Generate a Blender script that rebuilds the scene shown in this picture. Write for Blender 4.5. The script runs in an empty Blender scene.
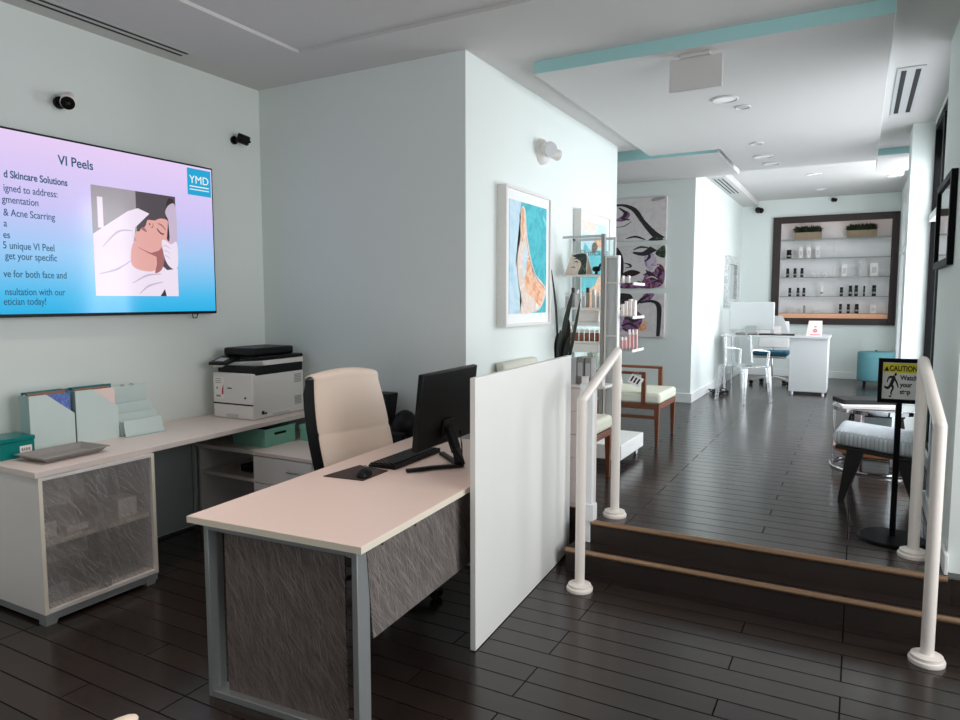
import bpy, bmesh, math, random
from mathutils import Vector, Matrix, Euler
random.seed(7)
S = bpy.context.scene
C = S.collection
R = math.radians
PI = math.pi

# ------------------------------------------------------------------ camera, world, light, exposure
cam_d = bpy.data.cameras.new('camera')
cam_d.sensor_width = 36.0
cam_d.lens = 691.0 / 960.0 * 36.0
cam_d.clip_start = 0.05
cam_d.clip_end = 200
cam = bpy.data.objects.new('camera', cam_d)
cam.location = (0, 0, 1.58)
cam.rotation_euler = (R(90 - 4.98), 0, R(28.64))
C.objects.link(cam)
S.camera = cam

world = bpy.data.worlds.new('daylight')
S.world = world
world.use_nodes = True
wn = world.node_tree.nodes
wn['Background'].inputs['Color'].default_value = (0.90, 0.95, 1.0, 1)
wn['Background'].inputs['Strength'].default_value = 0.9


def area(name, loc, direction, sx, sy, power, col):
    d = bpy.data.lights.new(name, 'AREA')
    d.shape = 'RECTANGLE'
    d.size, d.size_y = sx, sy
    d.energy = power
    d.color = col
    o = bpy.data.objects.new(name, d)
    o.location = loc
    o.rotation_euler = Vector(direction).to_track_quat('-Z', 'Z').to_euler()
    C.objects.link(o)
    return o


DAY = (0.95, 0.98, 1.0)
WARM = (1.0, 0.82, 0.70)
# daylight just outside each window; the far one is added
area('daylight_gallery_window', (0.85, 6.3, 1.75), (-1, 0, -0.25), 2.2, 2.7, 150, DAY)
area('daylight_added_window', (0.85, 10.0, 1.75), (-1, 0, -0.25), 4.6, 2.7, 235, DAY)  # added lamp to brighten the far room
area('daylight_side_window', (2.15, 2.25, 1.6), (-1, -0.05, -0.22), 2.7, 2.6, 115, (1.0, 0.98, 0.95))
area('daylight_storefront', (-1.0, -3.35, 1.6), (0, 1, -0.25), 4.2, 2.5, 6, (1.0, 0.97, 0.93))
# warm downlights in the entry ceiling, above the picture's top edge
for lx, ly in ((-3.05, 2.2), (-1.65, 1.9), (-3.05, 0.7), (-1.65, 0.5)):
    d = bpy.data.lights.new('downlight', 'SPOT')
    d.energy = 60
    d.color = WARM
    d.spot_size = R(84)
    d.spot_blend = 1.0
    d.shadow_soft_size = 0.10
    o = bpy.data.objects.new('downlight', d)
    o.location = (lx, ly, 3.15)
    C.objects.link(o)

S.view_settings.view_transform = 'Standard'
S.view_settings.look = 'None'
S.view_settings.gamma = 1
S.view_settings.use_curve_mapping = False
S.view_settings.exposure = 0.0
S.cycles.max_bounces = 10
S.cycles.diffuse_bounces = 6
S.cycles.glossy_bounces = 4
S.cycles.transparent_max_bounces = 16
S.cycles.sample_clamp_indirect = 6
S.cycles.caustics_reflective = False
S.cycles.caustics_refractive = False


# ------------------------------------------------------------------ materials
def srgb(r, g, b):
    f = lambda c: (c / 255) / 12.92 if c / 255 <= 0.04045 else ((c / 255 + 0.055) / 1.055) ** 2.4
    return (f(r), f(g), f(b), 1)


def mat(name, col, rough=0.5, metal=0.0, bump=0.0, bscale=60.0, var=0.04, spec=0.5, trans=0.0, ior=1.45, emit=None, estr=0.0, coat=0.0):
    m = bpy.data.materials.new(name)
    m.use_nodes = True
    nt = m.node_tree
    b = nt.nodes['Principled BSDF']
    b.inputs['Roughness'].default_value = rough
    b.inputs['Metallic'].default_value = metal
    b.inputs['Specular IOR Level'].default_value = spec
    b.inputs['IOR'].default_value = ior
    b.inputs['Transmission Weight'].default_value = trans
    b.inputs['Coat Weight'].default_value = coat
    tc = nt.nodes.new('ShaderNodeTexCoord')
    nz = nt.nodes.new('ShaderNodeTexNoise')
    nz.inputs['Scale'].default_value = bscale
    nz.inputs['Detail'].default_value = 4
    nt.links.new(tc.outputs['Object'], nz.inputs['Vector'])
    mx = nt.nodes.new('ShaderNodeMix')
    mx.data_type = 'RGBA'
    mx.inputs['A'].default_value = tuple(c * (1 - var) for c in col[:3]) + (1,)
    mx.inputs['B'].default_value = tuple(min(1, c * (1 + var)) for c in col[:3]) + (1,)
    nt.links.new(nz.outputs['Fac'], mx.inputs['Factor'])
    nt.links.new(mx.outputs['Result'], b.inputs['Base Color'])
    if bump:
        bp = nt.nodes.new('ShaderNodeBump')
        bp.inputs['Strength'].default_value = bump
        bp.inputs['Distance'].default_value = 0.01
        nt.links.new(nz.outputs['Fac'], bp.inputs['Height'])
        nt.links.new(bp.outputs['Normal'], b.inputs['Normal'])
    if emit:
        b.inputs['Emission Color'].default_value = emit
        b.inputs['Emission Strength'].default_value = estr
    return m


def planks(name, c1, c2, rough, length=1.15, seam=0.0036):
    m = bpy.data.materials.new(name)
    m.use_nodes = True
    nt = m.node_tree
    N, L = nt.nodes, nt.links
    b = N['Principled BSDF']
    tc = N.new('ShaderNodeTexCoord')
    br = N.new('ShaderNodeTexBrick')
    br.inputs['Scale'].default_value = 1
    br.inputs['Brick Width'].default_value = length
    br.inputs['Row Height'].default_value = 0.125
    br.inputs['Mortar Size'].default_value = seam
    br.inputs['Mortar Smooth'].default_value = 0.3
    br.inputs['Color1'].default_value = c1
    br.inputs['Color2'].default_value = c2
    br.inputs['Mortar'].default_value = (0.004, 0.003, 0.003, 1)
    br.offset = 0.37
    br.offset_frequency = 3
    L.new(tc.outputs['Object'], br.inputs['Vector'])
    mp = N.new('ShaderNodeMapping')
    mp.inputs['Scale'].default_value = (1.5, 26, 1)
    L.new(tc.outputs['Object'], mp.inputs['Vector'])
    nz = N.new('ShaderNodeTexNoise')
    nz.inputs['Scale'].default_value = 2.2
    nz.inputs['Detail'].default_value = 6
    L.new(mp.outputs['Vector'], nz.inputs['Vector'])
    rp = N.new('ShaderNodeValToRGB')
    rp.color_ramp.elements[0].position = 0.3
    rp.color_ramp.elements[0].color = (0.72, 0.72, 0.72, 1)
    rp.color_ramp.elements[1].position = 0.75
    rp.color_ramp.elements[1].color = (1.25, 1.2, 1.15, 1)
    L.new(nz.outputs['Fac'], rp.inputs['Fac'])
    mu = N.new('ShaderNodeMix')
    mu.data_type = 'RGBA'
    mu.blend_type = 'MULTIPLY'
    mu.inputs['Factor'].default_value = 1
    L.new(br.outputs['Color'], mu.inputs['A'])
    L.new(rp.outputs['Color'], mu.inputs['B'])
    L.new(mu.outputs['Result'], b.inputs['Base Color'])
    sp_ = N.new('ShaderNodeMapRange')
    sp_.inputs['To Min'].default_value = 0.5
    sp_.inputs['To Max'].default_value = 0.02
    L.new(br.outputs['Fac'], sp_.inputs['Value'])
    L.new(sp_.outputs['Result'], b.inputs['Specular IOR Level'])
    n2 = N.new('ShaderNodeTexNoise')
    n2.inputs['Scale'].default_value = 9
    L.new(tc.outputs['Object'], n2.inputs['Vector'])
    mr = N.new('ShaderNodeMapRange')
    mr.inputs['To Min'].default_value = rough - 0.03
    mr.inputs['To Max'].default_value = rough + 0.04
    L.new(n2.outputs['Fac'], mr.inputs['Value'])
    L.new(mr.outputs['Result'], b.inputs['Roughness'])
    ad = N.new('ShaderNodeMath')
    ad.operation = 'MULTIPLY_ADD'
    ad.inputs[1].default_value = -1.0
    L.new(br.outputs['Fac'], ad.inputs[0])
    sc = N.new('ShaderNodeMath')
    sc.operation = 'MULTIPLY'
    sc.inputs[1].default_value = 0.07
    L.new(nz.outputs['Fac'], sc.inputs[0])
    L.new(sc.outputs['Value'], ad.inputs[2])
    bp = N.new('ShaderNodeBump')
    bp.inputs['Strength'].default_value = 0.5
    bp.inputs['Distance'].default_value = 0.004
    L.new(ad.outputs['Value'], bp.inputs['Height'])
    L.new(bp.outputs['Normal'], b.inputs['Normal'])
    return m


def streaks(name, dark, light, rough, alpha=1.0, ang=32, ax='X', fine=1.0):
    """dark laminate / resin crossed by fine pale hair-like streaks"""
    m = bpy.data.materials.new(name)
    m.use_nodes = True
    nt = m.node_tree
    N, L = nt.nodes, nt.links
    b = N['Principled BSDF']
    b.inputs['Roughness'].default_value = rough
    tc = N.new('ShaderNodeTexCoord')
    acc = None
    for k, (a, sx, sy, off) in enumerate(((ang, 210, 6, 0), (ang + 17, 180, 5, 3.1), (ang - 16, 195, 7, 7.7))):
        mp0 = N.new('ShaderNodeMapping')
        mp0.inputs['Rotation'].default_value = (R(a), 0, 0) if ax == 'X' else (0, R(a), 0)
        L.new(tc.outputs['Object'], mp0.inputs['Vector'])
        mp = N.new('ShaderNodeMapping')
        mp.inputs['Scale'].default_value = (1, sx * fine, sy * fine) if ax == 'X' else (sx * fine, 1, sy * fine)
        mp.inputs['Location'].default_value = (off, off, off)
        L.new(mp0.outputs['Vector'], mp.inputs['Vector'])
        nz = N.new('ShaderNodeTexNoise')
        nz.inputs['Scale'].default_value = 1.0
        nz.inputs['Detail'].default_value = 3
        nz.inputs['Distortion'].default_value = 0.12
        L.new(mp.outputs['Vector'], nz.inputs['Vector'])
        rp = N.new('ShaderNodeValToRGB')
        rp.color_ramp.elements[0].position = 0.50
        rp.color_ramp.elements[1].position = 0.82
        L.new(nz.outputs['Fac'], rp.inputs['Fac'])
        if acc is None:
            acc = rp.outputs['Color']
        else:
            mx = N.new('ShaderNodeMix')
            mx.data_type = 'RGBA'
            mx.blend_type = 'LIGHTEN'
            mx.inputs['Factor'].default_value = 1
            L.new(acc, mx.inputs['A'])
            L.new(rp.outputs['Color'], mx.inputs['B'])
            acc = mx.outputs['Result']
    cm = N.new('ShaderNodeMix')
    cm.data_type = 'RGBA'
    cm.inputs['A'].default_value = dark
    cm.inputs['B'].default_value = light
    L.new(acc, cm.inputs['Factor'])
    L.new(cm.outputs['Result'], b.inputs['Base Color'])
    if alpha < 1:
        mr = N.new('ShaderNodeMapRange')
        mr.inputs['To Min'].default_value = alpha
        mr.inputs['To Max'].default_value = 0.62
        L.new(acc, mr.inputs['Value'])
        L.new(mr.outputs['Result'], b.inputs['Alpha'])
    return m


def glassy(name, col, alpha_mix, rough=0.02, edge=0.55):
    """thin clear pane: transparent with a fresnel gloss"""
    m = bpy.data.materials.new(name)
    m.use_nodes = True
    nt = m.node_tree
    N, L = nt.nodes, nt.links
    N.remove(N['Principled BSDF'])
    out = N['Material Output']
    t = N.new('ShaderNodeBsdfTransparent')
    t.inputs['Color'].default_value = col
    g = N.new('ShaderNodeBsdfGlossy')
    g.inputs['Roughness'].default_value = rough
    lw = N.new('ShaderNodeLayerWeight')
    lw.inputs['Blend'].default_value = 0.35
    mr = N.new('ShaderNodeMapRange')
    mr.inputs['To Min'].default_value = alpha_mix
    mr.inputs['To Max'].default_value = edge
    L.new(lw.outputs['Facing'], mr.inputs['Value'])
    mx = N.new('ShaderNodeMixShader')
    L.new(mr.outputs['Result'], mx.inputs['Fac'])
    L.new(t.outputs['BSDF'], mx.inputs[1])
    L.new(g.outputs['BSDF'], mx.inputs[2])
    L.new(mx.outputs['Shader'], out.inputs['Surface'])
    return m


def printed(name, base, ink, w=0.03, h=0.012, rough=0.8):
    """fabric with small printed blocks like columns of newspaper type"""
    m = mat(name, base, rough)
    nt = m.node_tree
    N, L = nt.nodes, nt.links
    tc = N.new('ShaderNodeTexCoord')
    br = N.new('ShaderNodeTexBrick')
    br.inputs['Scale'].default_value = 1
    br.inputs['Brick Width'].default_value = h * 2
    br.inputs['Row Height'].default_value = w
    br.inputs['Mortar Size'].default_value = 0.004
    br.inputs['Color1'].default_value = base
    br.inputs['Color2'].default_value = tuple(c * 0.75 for c in base[:3]) + (1,)
    br.inputs['Mortar'].default_value = ink
    L.new(tc.outputs['Object'], br.inputs['Vector'])
    L.new(br.outputs['Color'], N['Principled BSDF'].inputs['Base Color'])
    return m


def stripes(name, c1, c2, freq, axis):
    m = mat(name, c1, 0.85)
    nt = m.node_tree
    N, L = nt.nodes, nt.links
    tc = N.new('ShaderNodeTexCoord')
    wv = N.new('ShaderNodeTexWave')
    wv.bands_direction = axis
    wv.inputs['Scale'].default_value = freq
    wv.inputs['Distortion'].default_value = 0.3
    L.new(tc.outputs['Object'], wv.inputs['Vector'])
    cm = N.new('ShaderNodeMix')
    cm.data_type = 'RGBA'
    cm.inputs['A'].default_value = c1
    cm.inputs['B'].default_value = c2
    L.new(wv.outputs['Fac'], cm.inputs['Factor'])
    L.new(cm.outputs['Result'], N['Principled BSDF'].inputs['Base Color'])
    return m


def blotchy(name, cols, scale, rough=0.6, emit=0.0, dist=1.5):
    """painted or pictured surface with soft patches of several colours"""
    m = bpy.data.materials.new(name)
    m.use_nodes = True
    nt = m.node_tree
    N, L = nt.nodes, nt.links
    b = N['Principled BSDF']
    b.inputs['Roughness'].default_value = rough
    tc = N.new('ShaderNodeTexCoord')
    nz = N.new('ShaderNodeTexNoise')
    nz.inputs['Scale'].default_value = scale
    nz.inputs['Detail'].default_value = 5
    nz.inputs['Distortion'].default_value = dist
    L.new(tc.outputs['Object'], nz.inputs['Vector'])
    rp = N.new('ShaderNodeValToRGB')
    els = rp.color_ramp.elements
    n = len(cols)
    els[0].position, els[0].color = 0.3, cols[0]
    els[1].position, els[1].color = 0.7, cols[-1]
    for i in range(1, n - 1):
        e = els.new(0.3 + 0.4 * i / (n - 1))
        e.color = cols[i]
    L.new(nz.outputs['Fac'], rp.inputs['Fac'])
    L.new(rp.outputs['Color'], b.inputs['Base Color'])
    if emit:
        L.new(rp.outputs['Color'], b.inputs['Emission Color'])
        b.inputs['Emission Strength'].default_value = emit
    return m


def screen_mat(name, stops, z0, z1, estr):
    """lit display: colours run up the slide, height taken from the object itself"""
    m = bpy.data.materials.new(name)
    m.use_nodes = True
    nt = m.node_tree
    N, L = nt.nodes, nt.links
    b = N['Principled BSDF']
    b.inputs['Base Color'].default_value = (0.01, 0.01, 0.01, 1)
    b.inputs['Roughness'].default_value = 0.12
    tc = N.new('ShaderNodeTexCoord')
    sp = N.new('ShaderNodeSeparateXYZ')
    L.new(tc.outputs['Object'], sp.inputs['Vector'])
    mr = N.new('ShaderNodeMapRange')
    mr.inputs['From Min'].default_value = z0
    mr.inputs['From Max'].default_value = z1
    L.new(sp.outputs['Z'], mr.inputs['Value'])
    rp = N.new('ShaderNodeValToRGB')
    els = rp.color_ramp.elements
    els[0].position, els[0].color = stops[0]
    els[1].position, els[1].color = stops[-1]
    for p, c in stops[1:-1]:
        e = els.new(p)
        e.color = c
    L.new(mr.outputs['Result'], rp.inputs['Fac'])
    L.new(rp.outputs['Color'], b.inputs['Emission Color'])
    b.inputs['Emission Strength'].default_value = estr
    return m


def lit(name, col, estr=0.8):
    return mat(name, (0.01, 0.01, 0.01, 1), 0.15, var=0, emit=col, estr=estr)


M = {}
M['wall'] = mat('pale_mint_paint', srgb(226, 233, 229), 0.85, bump=0.03, bscale=180, var=0.01)
M['ceiling'] = mat('ceiling_paint', srgb(208, 206, 204), 0.9, bump=0.02, bscale=160, var=0.01)
M['teal_paint'] = mat('teal_paint', srgb(168, 212, 212), 0.8, var=0.02)
M['trim'] = mat('trim_paint', srgb(236, 238, 238), 0.45, var=0.01)
M['floor'] = planks('dark_planks', (0.031, 0.022, 0.019, 1), (0.019, 0.0135, 0.012, 1), 0.22)
M['floor_raised'] = planks('dark_planks_raised', (0.040, 0.029, 0.025, 1), (0.024, 0.017, 0.015, 1), 0.21, 1.15, 0.0048)
M['riser'] = planks('dark_riser', (0.034, 0.024, 0.020, 1), (0.020, 0.014, 0.012, 1), 0.34, 40.0)
M['bronze'] = mat('bronze_nosing', srgb(158, 128, 102), 0.34, 0.8, bscale=30, var=0.12)
M['black'] = mat('black_plastic', (0.005, 0.005, 0.0055, 1), 0.42, bump=0.03, bscale=300, spec=0.3)
M['black_gloss'] = mat('black_gloss', (0.006, 0.006, 0.006, 1), 0.15)
M['black_metal'] = mat('black_metal', (0.003, 0.003, 0.0035, 1), 0.5, 0.0, spec=0.12)
M['blackwood'] = mat('ebonised_wood', (0.012, 0.009, 0.008, 1), 0.35, bscale=30, var=0.3)
M['white'] = mat('white_laminate', srgb(232, 228, 224), 0.4, var=0.01)
M['white_cool'] = mat('cool_white_panel', srgb(238, 238, 234), 0.38, var=0.01)
M['desk'] = mat('blush_ivory_laminate', srgb(236, 214, 205), 0.42, var=0.015, bscale=20)
M['counter'] = mat('ivory_laminate', srgb(228, 215, 208), 0.40, var=0.015, bscale=20)
M['white_shaded'] = mat('white_lacquer_shaded', srgb(204, 207, 207), 0.4, var=0.01)  # white lacquer with the shade of its near side mixed into the colour
M['edge'] = mat('ivory_edge_band', srgb(240, 230, 212), 0.45, var=0.01)
M['alu'] = mat('brushed_aluminium', srgb(168, 172, 172), 0.38, 0.55, bscale=90, var=0.06)
M['greypanel'] = mat('grey_back_panel', srgb(150, 157, 158), 0.4, var=0.02)
M['streak'] = streaks('streaked_resin', srgb(88, 78, 75), srgb(170, 158, 150), 0.42, ang=26, ax='Y', fine=1.3)
M['streak_x'] = streaks('streaked_resin_side', srgb(88, 80, 78), srgb(172, 164, 158), 0.42, ang=-26, ax='X')
M['streak_clear'] = streaks('streaked_clear_resin', srgb(150, 145, 146), srgb(220, 217, 216), 0.22, 0.16, ang=-35, ax='X', fine=1.35)
M['leather'] = mat('cream_leather', srgb(250, 230, 212), 0.5, bump=0.08, bscale=220, var=0.02)
M['mint'] = mat('mint_card', srgb(204, 220, 217), 0.6, var=0.02)
M['mint_dark'] = mat('mint_card_spine', srgb(172, 194, 192), 0.6, var=0.02)
M['aqua_box'] = mat('aqua_woven_box', srgb(132, 190, 172), 0.75, bump=0.4, bscale=90, var=0.08)
M['teal'] = mat('teal_lacquer', srgb(0, 122, 118), 0.25, var=0.03)
M['teal_dk'] = mat('teal_folder', srgb(0, 110, 120), 0.5, var=0.05)
M['paper'] = mat('white_paper', srgb(242, 234, 230), 0.8, var=0.01)
M['pinkpaper'] = mat('blush_paper', srgb(240, 218, 212), 0.8, var=0.02)
M['bluecard'] = blotchy('blue_patterned_card', [srgb(130, 160, 215), srgb(70, 90, 170), srgb(120, 150, 215), srgb(50, 70, 150)], 40)
M['brown'] = mat('brown_folder', srgb(150, 110, 84), 0.6, var=0.05)
M['grey'] = mat('grey_plastic', srgb(150, 146, 142), 0.5, var=0.03)
M['greylight'] = mat('light_grey_plastic', srgb(196, 198, 198), 0.5, var=0.02)
M['printer'] = mat('printer_white', srgb(226, 223, 218), 0.45, var=0.01)
M['chrome'] = mat('chrome', (0.8, 0.8, 0.82, 1), 0.08, 1.0)
M['steel'] = mat('satin_steel', (0.6, 0.6, 0.62, 1), 0.25, 1.0)
M['railwhite'] = mat('cream_enamel', srgb(238, 230, 222), 0.32, var=0.01)
M['frame_white'] = mat('whitewashed_frame', srgb(226, 222, 218), 0.5, var=0.05, bscale=40)
M['mat_board'] = mat('mat_board', srgb(240, 242, 242), 0.8, var=0.01)
M['walnut'] = mat('walnut', srgb(112, 62, 36), 0.38, bscale=18, var=0.25)
M['sage'] = stripes('striped_sage_fabric', srgb(226, 224, 208), srgb(196, 200, 180), 14, 'Y')
M['sage_plain'] = mat('sage_fabric', srgb(208, 208, 194), 0.85, bump=0.1, bscale=200)
M['news'] = printed('printed_grey_fabric', srgb(222, 226, 228), srgb(176, 184, 190))
M['acrylic'] = glassy('clear_acrylic', (0.97, 0.975, 0.985, 1), 0.06, 0.08, 0.5)
M['shelfglass'] = glassy('shelf_glass', (0.88, 0.93, 0.92, 1), 0.08, 0.03, 0.5)
M['pane'] = glassy('window_glass', (0.97, 0.98, 1.0, 1), 0.03, 0.01, 0.4)
M['teal_fabric'] = mat('teal_upholstery', srgb(92, 146, 154), 0.7, bump=0.1, bscale=200)
M['blue_fabric'] = mat('blue_upholstery', srgb(52, 110, 136), 0.7, bump=0.1, bscale=200)
M['leaf'] = mat('dark_green_leaf', (0.010, 0.018, 0.010, 1), 0.45, bscale=30, var=0.4)
M['leaf2'] = mat('fern_leaf', (0.012, 0.024, 0.010, 1), 0.6, bscale=30, var=0.5)
M['soil'] = mat('potting_soil', (0.02, 0.014, 0.01, 1), 0.95, bump=0.5)
M['planter_wood'] = mat('weathered_planter', srgb(150, 132, 108), 0.8, bscale=14, var=0.25)
M['pot'] = mat('ceramic_pot', srgb(225, 222, 216), 0.4)
M['niche_wood'] = mat('espresso_wood', srgb(50, 38, 36), 0.5, bscale=20, var=0.2)
M['niche_back'] = mat('niche_back', srgb(242, 240, 240), 0.7, var=0.01)
M['warm_led'] = mat('warm_led_strip', (1, .6, .4, 1), 0.5, var=0, emit=(1.0, 0.45, 0.25, 1), estr=1.6)
M['copper'] = mat('copper_shelf', srgb(190, 122, 86), 0.28, 0.5, var=0.1)
M['yellow'] = mat('sign_yellow', srgb(228, 214, 40), 0.5, var=0.01)
M['signwhite'] = mat('sign_white', srgb(226, 226, 222), 0.5, var=0.01)
M['ink'] = mat('black_ink', (0.008, 0.008, 0.008, 1), 0.6, var=0)
M['red_ink'] = mat('red_ink', srgb(190, 40, 36), 0.6, var=0)
M['pink_ink'] = mat('pink_ink', srgb(222, 80, 110), 0.6, var=0)
M['amber'] = mat('amber_jar', srgb(140, 82, 50), 0.25, var=0.1)
M['pinkbottle'] = mat('pink_bottle', srgb(222, 160, 160), 0.3)
M['led_white'] = mat('lamp_diffuser', (0.9, 0.9, 0.9, 1), 0.4, var=0, emit=(1, 0.93, 0.85, 1), estr=0.05)
M['acrylic_edge'] = glassy('acrylic_edge', (0.94, 0.95, 0.97, 1), 0.30, 0.25, 0.7)
M['mirror'] = mat('mirror_glass', (0.75, 0.77, 0.77, 1), 0.04, 1.0)
M['silver_mosaic'] = blotchy('silver_mosaic', [srgb(120, 125, 125), srgb(235, 238, 238), srgb(150, 156, 156), srgb(245, 246, 246)], 28, 0.2)


# ------------------------------------------------------------------ mesh helpers
class MB:
    def __init__(self):
        self.bm = bmesh.new()

    def box(self, x0, x1, y0, y1, z0, z1, m=None):
        x0, x1 = min(x0, x1), max(x0, x1)
        y0, y1 = min(y0, y1), max(y0, y1)
        z0, z1 = min(z0, z1), max(z0, z1)
        co = [(x0, y0, z0), (x1, y0, z0), (x1, y1, z0), (x0, y1, z0), (x0, y0, z1), (x1, y0, z1), (x1, y1, z1), (x0, y1, z1)]
        v = [self.bm.verts.new(m @ Vector(c) if m else c) for c in co]
        for f in ((0, 3, 2, 1), (4, 5, 6, 7), (0, 1, 5, 4), (1, 2, 6, 5), (2, 3, 7, 6), (3, 0, 4, 7)):
            self.bm.faces.new([v[i] for i in f])
        return self

    def hexa(self, bottom, top):
        v = [self.bm.verts.new(c) for c in list(bottom) + list(top)]
        for f in ((0, 3, 2, 1), (4, 5, 6, 7), (0, 1, 5, 4), (1, 2, 6, 5), (2, 3, 7, 6), (3, 0, 4, 7)):
            self.bm.faces.new([v[i] for i in f])
        return self

    def prism(self, pts, vec):
        """closed polygon (3-D points) pushed along vec"""
        vec = Vector(vec)
        a = [self.bm.verts.new(p) for p in pts]
        b = [self.bm.verts.new(Vector(p) + vec) for p in pts]
        n = len(a)
        self.bm.faces.new(a[::-1])
        self.bm.faces.new(b)
        for i in range(n):
            self.bm.faces.new((a[i], a[(i + 1) % n], b[(i + 1) % n], b[i]))
        return self

    def cyl(self, p0, p1, r0, r1=None, n=20):
        r1 = r0 if r1 is None else r1
        p0, p1 = Vector(p0), Vector(p1)
        q = (p1 - p0).to_track_quat('Z', 'Y')
        a, b = [], []
        for i in range(n):
            t = 2 * PI * i / n
            d = q @ Vector((math.cos(t), math.sin(t), 0))
            a.append(self.bm.verts.new(p0 + d * r0))
            b.append(self.bm.verts.new(p1 + d * r1))
        for i in range(n):
            self.bm.faces.new((a[i], a[(i + 1) % n], b[(i + 1) % n], b[i]))
        self.bm.faces.new(a[::-1])
        self.bm.faces.new(b)
        return self

    def tube(self, path, r, n=12, closed=False, flat=None):
        """round (or flat=(w,h)) section swept along a path"""
        P = [Vector(p) for p in path]
        k = len(P)
        rings = []
        for i in range(k):
            if closed:
                t = (P[(i + 1) % k] - P[i - 1]).normalized()
            else:
                t = (P[min(i + 1, k - 1)] - P[max(i - 1, 0)]).normalized()
            up = Vector((0, 0, 1)) if abs(t.z) < 0.95 else Vector((0, 1, 0))
            u = t.cross(up).normalized()
            w = u.cross(t).normalized()
            s = 1.0
            if 0 < i < k - 1 or closed:
                a = (P[i] - P[i - 1]).normalized().dot((P[(i + 1) % k] - P[i]).normalized())
                s = min(1.5, 1 / max(0.3, math.sqrt(max(0.05, (1 + a) / 2))))
            ring = []
            for j in range(n):
                th = 2 * PI * j / n
                if flat:
                    th = PI / 4 + PI / 2 * j
                    d = u * (flat[0] / 2 * (1 if math.cos(th) > 0 else -1)) + w * (flat[1] / 2 * (1 if math.sin(th) > 0 else -1))
                else:
                    d = (u * math.cos(th) + w * math.sin(th)) * r * (s if False else 1)
                ring.append(self.bm.verts.new(P[i] + d))
                if flat and j == 3:
                    break
            rings.append(ring)
        m = len(rings[0])
        for i in range(k if closed else k - 1):
            a, b = rings[i], rings[(i + 1) % k]
            for j in range(m):
                self.bm.faces.new((a[j], a[(j + 1) % m], b[(j + 1) % m], b[j]))
        if not closed:
            self.bm.faces.new(rings[0][::-1])
            self.bm.faces.new(rings[-1])
        return self

    def lathe(self, prof, c=(0, 0, 0), n=28, axis='Z'):
        rings = []
        for r, z in prof:
            ring = []
            for i in range(n):
                t = 2 * PI * i / n
                p = Vector((r * math.cos(t), r * math.sin(t), z))
                if axis == 'X':
                    p = Vector((p.z, p.x, p.y))
                elif axis == 'Y':
                    p = Vector((p.x, p.z, p.y))
                ring.append(self.bm.verts.new(p + Vector(c)))
            rings.append(ring)
        for a, b in zip(rings, rings[1:]):
            for i in range(n):
                self.bm.faces.new((a[i], a[(i + 1) % n], b[(i + 1) % n], b[i]))
        self.bm.faces.new(rings[0][::-1])
        self.bm.faces.new(rings[-1])
        return self

    def sphere(self, c, r, sc=(1, 1, 1), n=18):
        g = bmesh.ops.create_uvsphere(self.bm, u_segments=n, v_segments=n // 2 + 2, radius=r)
        for v in g['verts']:
            v.co = Vector((v.co.x * sc[0], v.co.y * sc[1], v.co.z * sc[2])) + Vector(c)
        return self

    def face(self, pts):
        self.bm.faces.new([self.bm.verts.new(p) for p in pts])
        return self

    def grid_surface(self, rows, thick=0):
        vs = [[self.bm.verts.new(p) for p in row] for row in rows]
        for a, b in zip(vs, vs[1:]):
            for i in range(len(a) - 1):
                self.bm.faces.new((a[i], a[i + 1], b[i + 1], b[i]))
        return self

    def build(self, name, m, parent=None, bevel=0.0, smooth=False, seg=2, sub=0, solid=0.0):
        bmesh.ops.recalc_face_normals(self.bm, faces=self.bm.faces[:])
        me = bpy.data.meshes.new(name)
        self.bm.to_mesh(me)
        self.bm.free()
        me.materials.append(m)
        o = bpy.data.objects.new(name, me)
        C.objects.link(o)
        if parent is not None:
            o.parent = parent
        if solid:
            s = o.modifiers.new('solid', 'SOLIDIFY')
            s.thickness = solid
            s.offset = 0
        if bevel:
            b = o.modifiers.new('bevel', 'BEVEL')
            b.width = bevel
            b.segments = seg
            b.limit_method = 'ANGLE'
            b.angle_limit = R(35)
        if sub:
            s = o.modifiers.new('sub', 'SUBSURF')
            s.levels = s.render_levels = sub
        if smooth or bevel:
            for p in me.polygons:
                p.use_smooth = True
            if smooth != 'full':
                try:
                    me.set_sharp_from_angle(angle=R(40))
                except Exception:
                    pass
        return o


def box(name, m, parent, *a, bevel=0.0, **k):
    return MB().box(*a).build(name, m, parent, bevel=bevel, **k)


def thing(name, label, cat, loc=(0, 0, 0), rz=0.0, group=None, rot=None):
    o = bpy.data.objects.new(name, None)
    o.empty_display_size = 0.1
    o.location = loc
    o.rotation_euler = rot if rot else (0, 0, rz)
    C.objects.link(o)
    return tag(o, label, cat, group)


def tag(o, label, cat, group=None, kind=None):
    o['label'] = label
    o['category'] = cat
    if group:
        o['group'] = group
    if kind:
        o['kind'] = kind
    return o


def struct(o):
    o['kind'] = 'structure'
    return o


def dup(root, loc, rz=None, label=None):
    r = root.copy()
    C.objects.link(r)
    r.location = loc
    if rz is not None:
        r.rotation_euler = (0, 0, rz)
    if label:
        r['label'] = label

    def rec(src, dst):
        for ch in list(src.children):
            c = ch.copy()
            C.objects.link(c)
            c.parent = dst
            rec(ch, c)
    rec(root, r)
    return r


def smooth_poly(pts, per=6):
    """closed Catmull-Rom through 2-D points"""
    out = []
    n = len(pts)
    for i in range(n):
        p0, p1, p2, p3 = (Vector(pts[(i + k - 1) % n]) for k in range(4))
        for j in range(per):
            t = j / per
            out.append(0.5 * ((2 * p1) + (-p0 + p2) * t + (2 * p0 - 5 * p1 + 4 * p2 - p3) * t * t + (-p0 + 3 * p1 - 3 * p2 + p3) * t ** 3))
    return out


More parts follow.
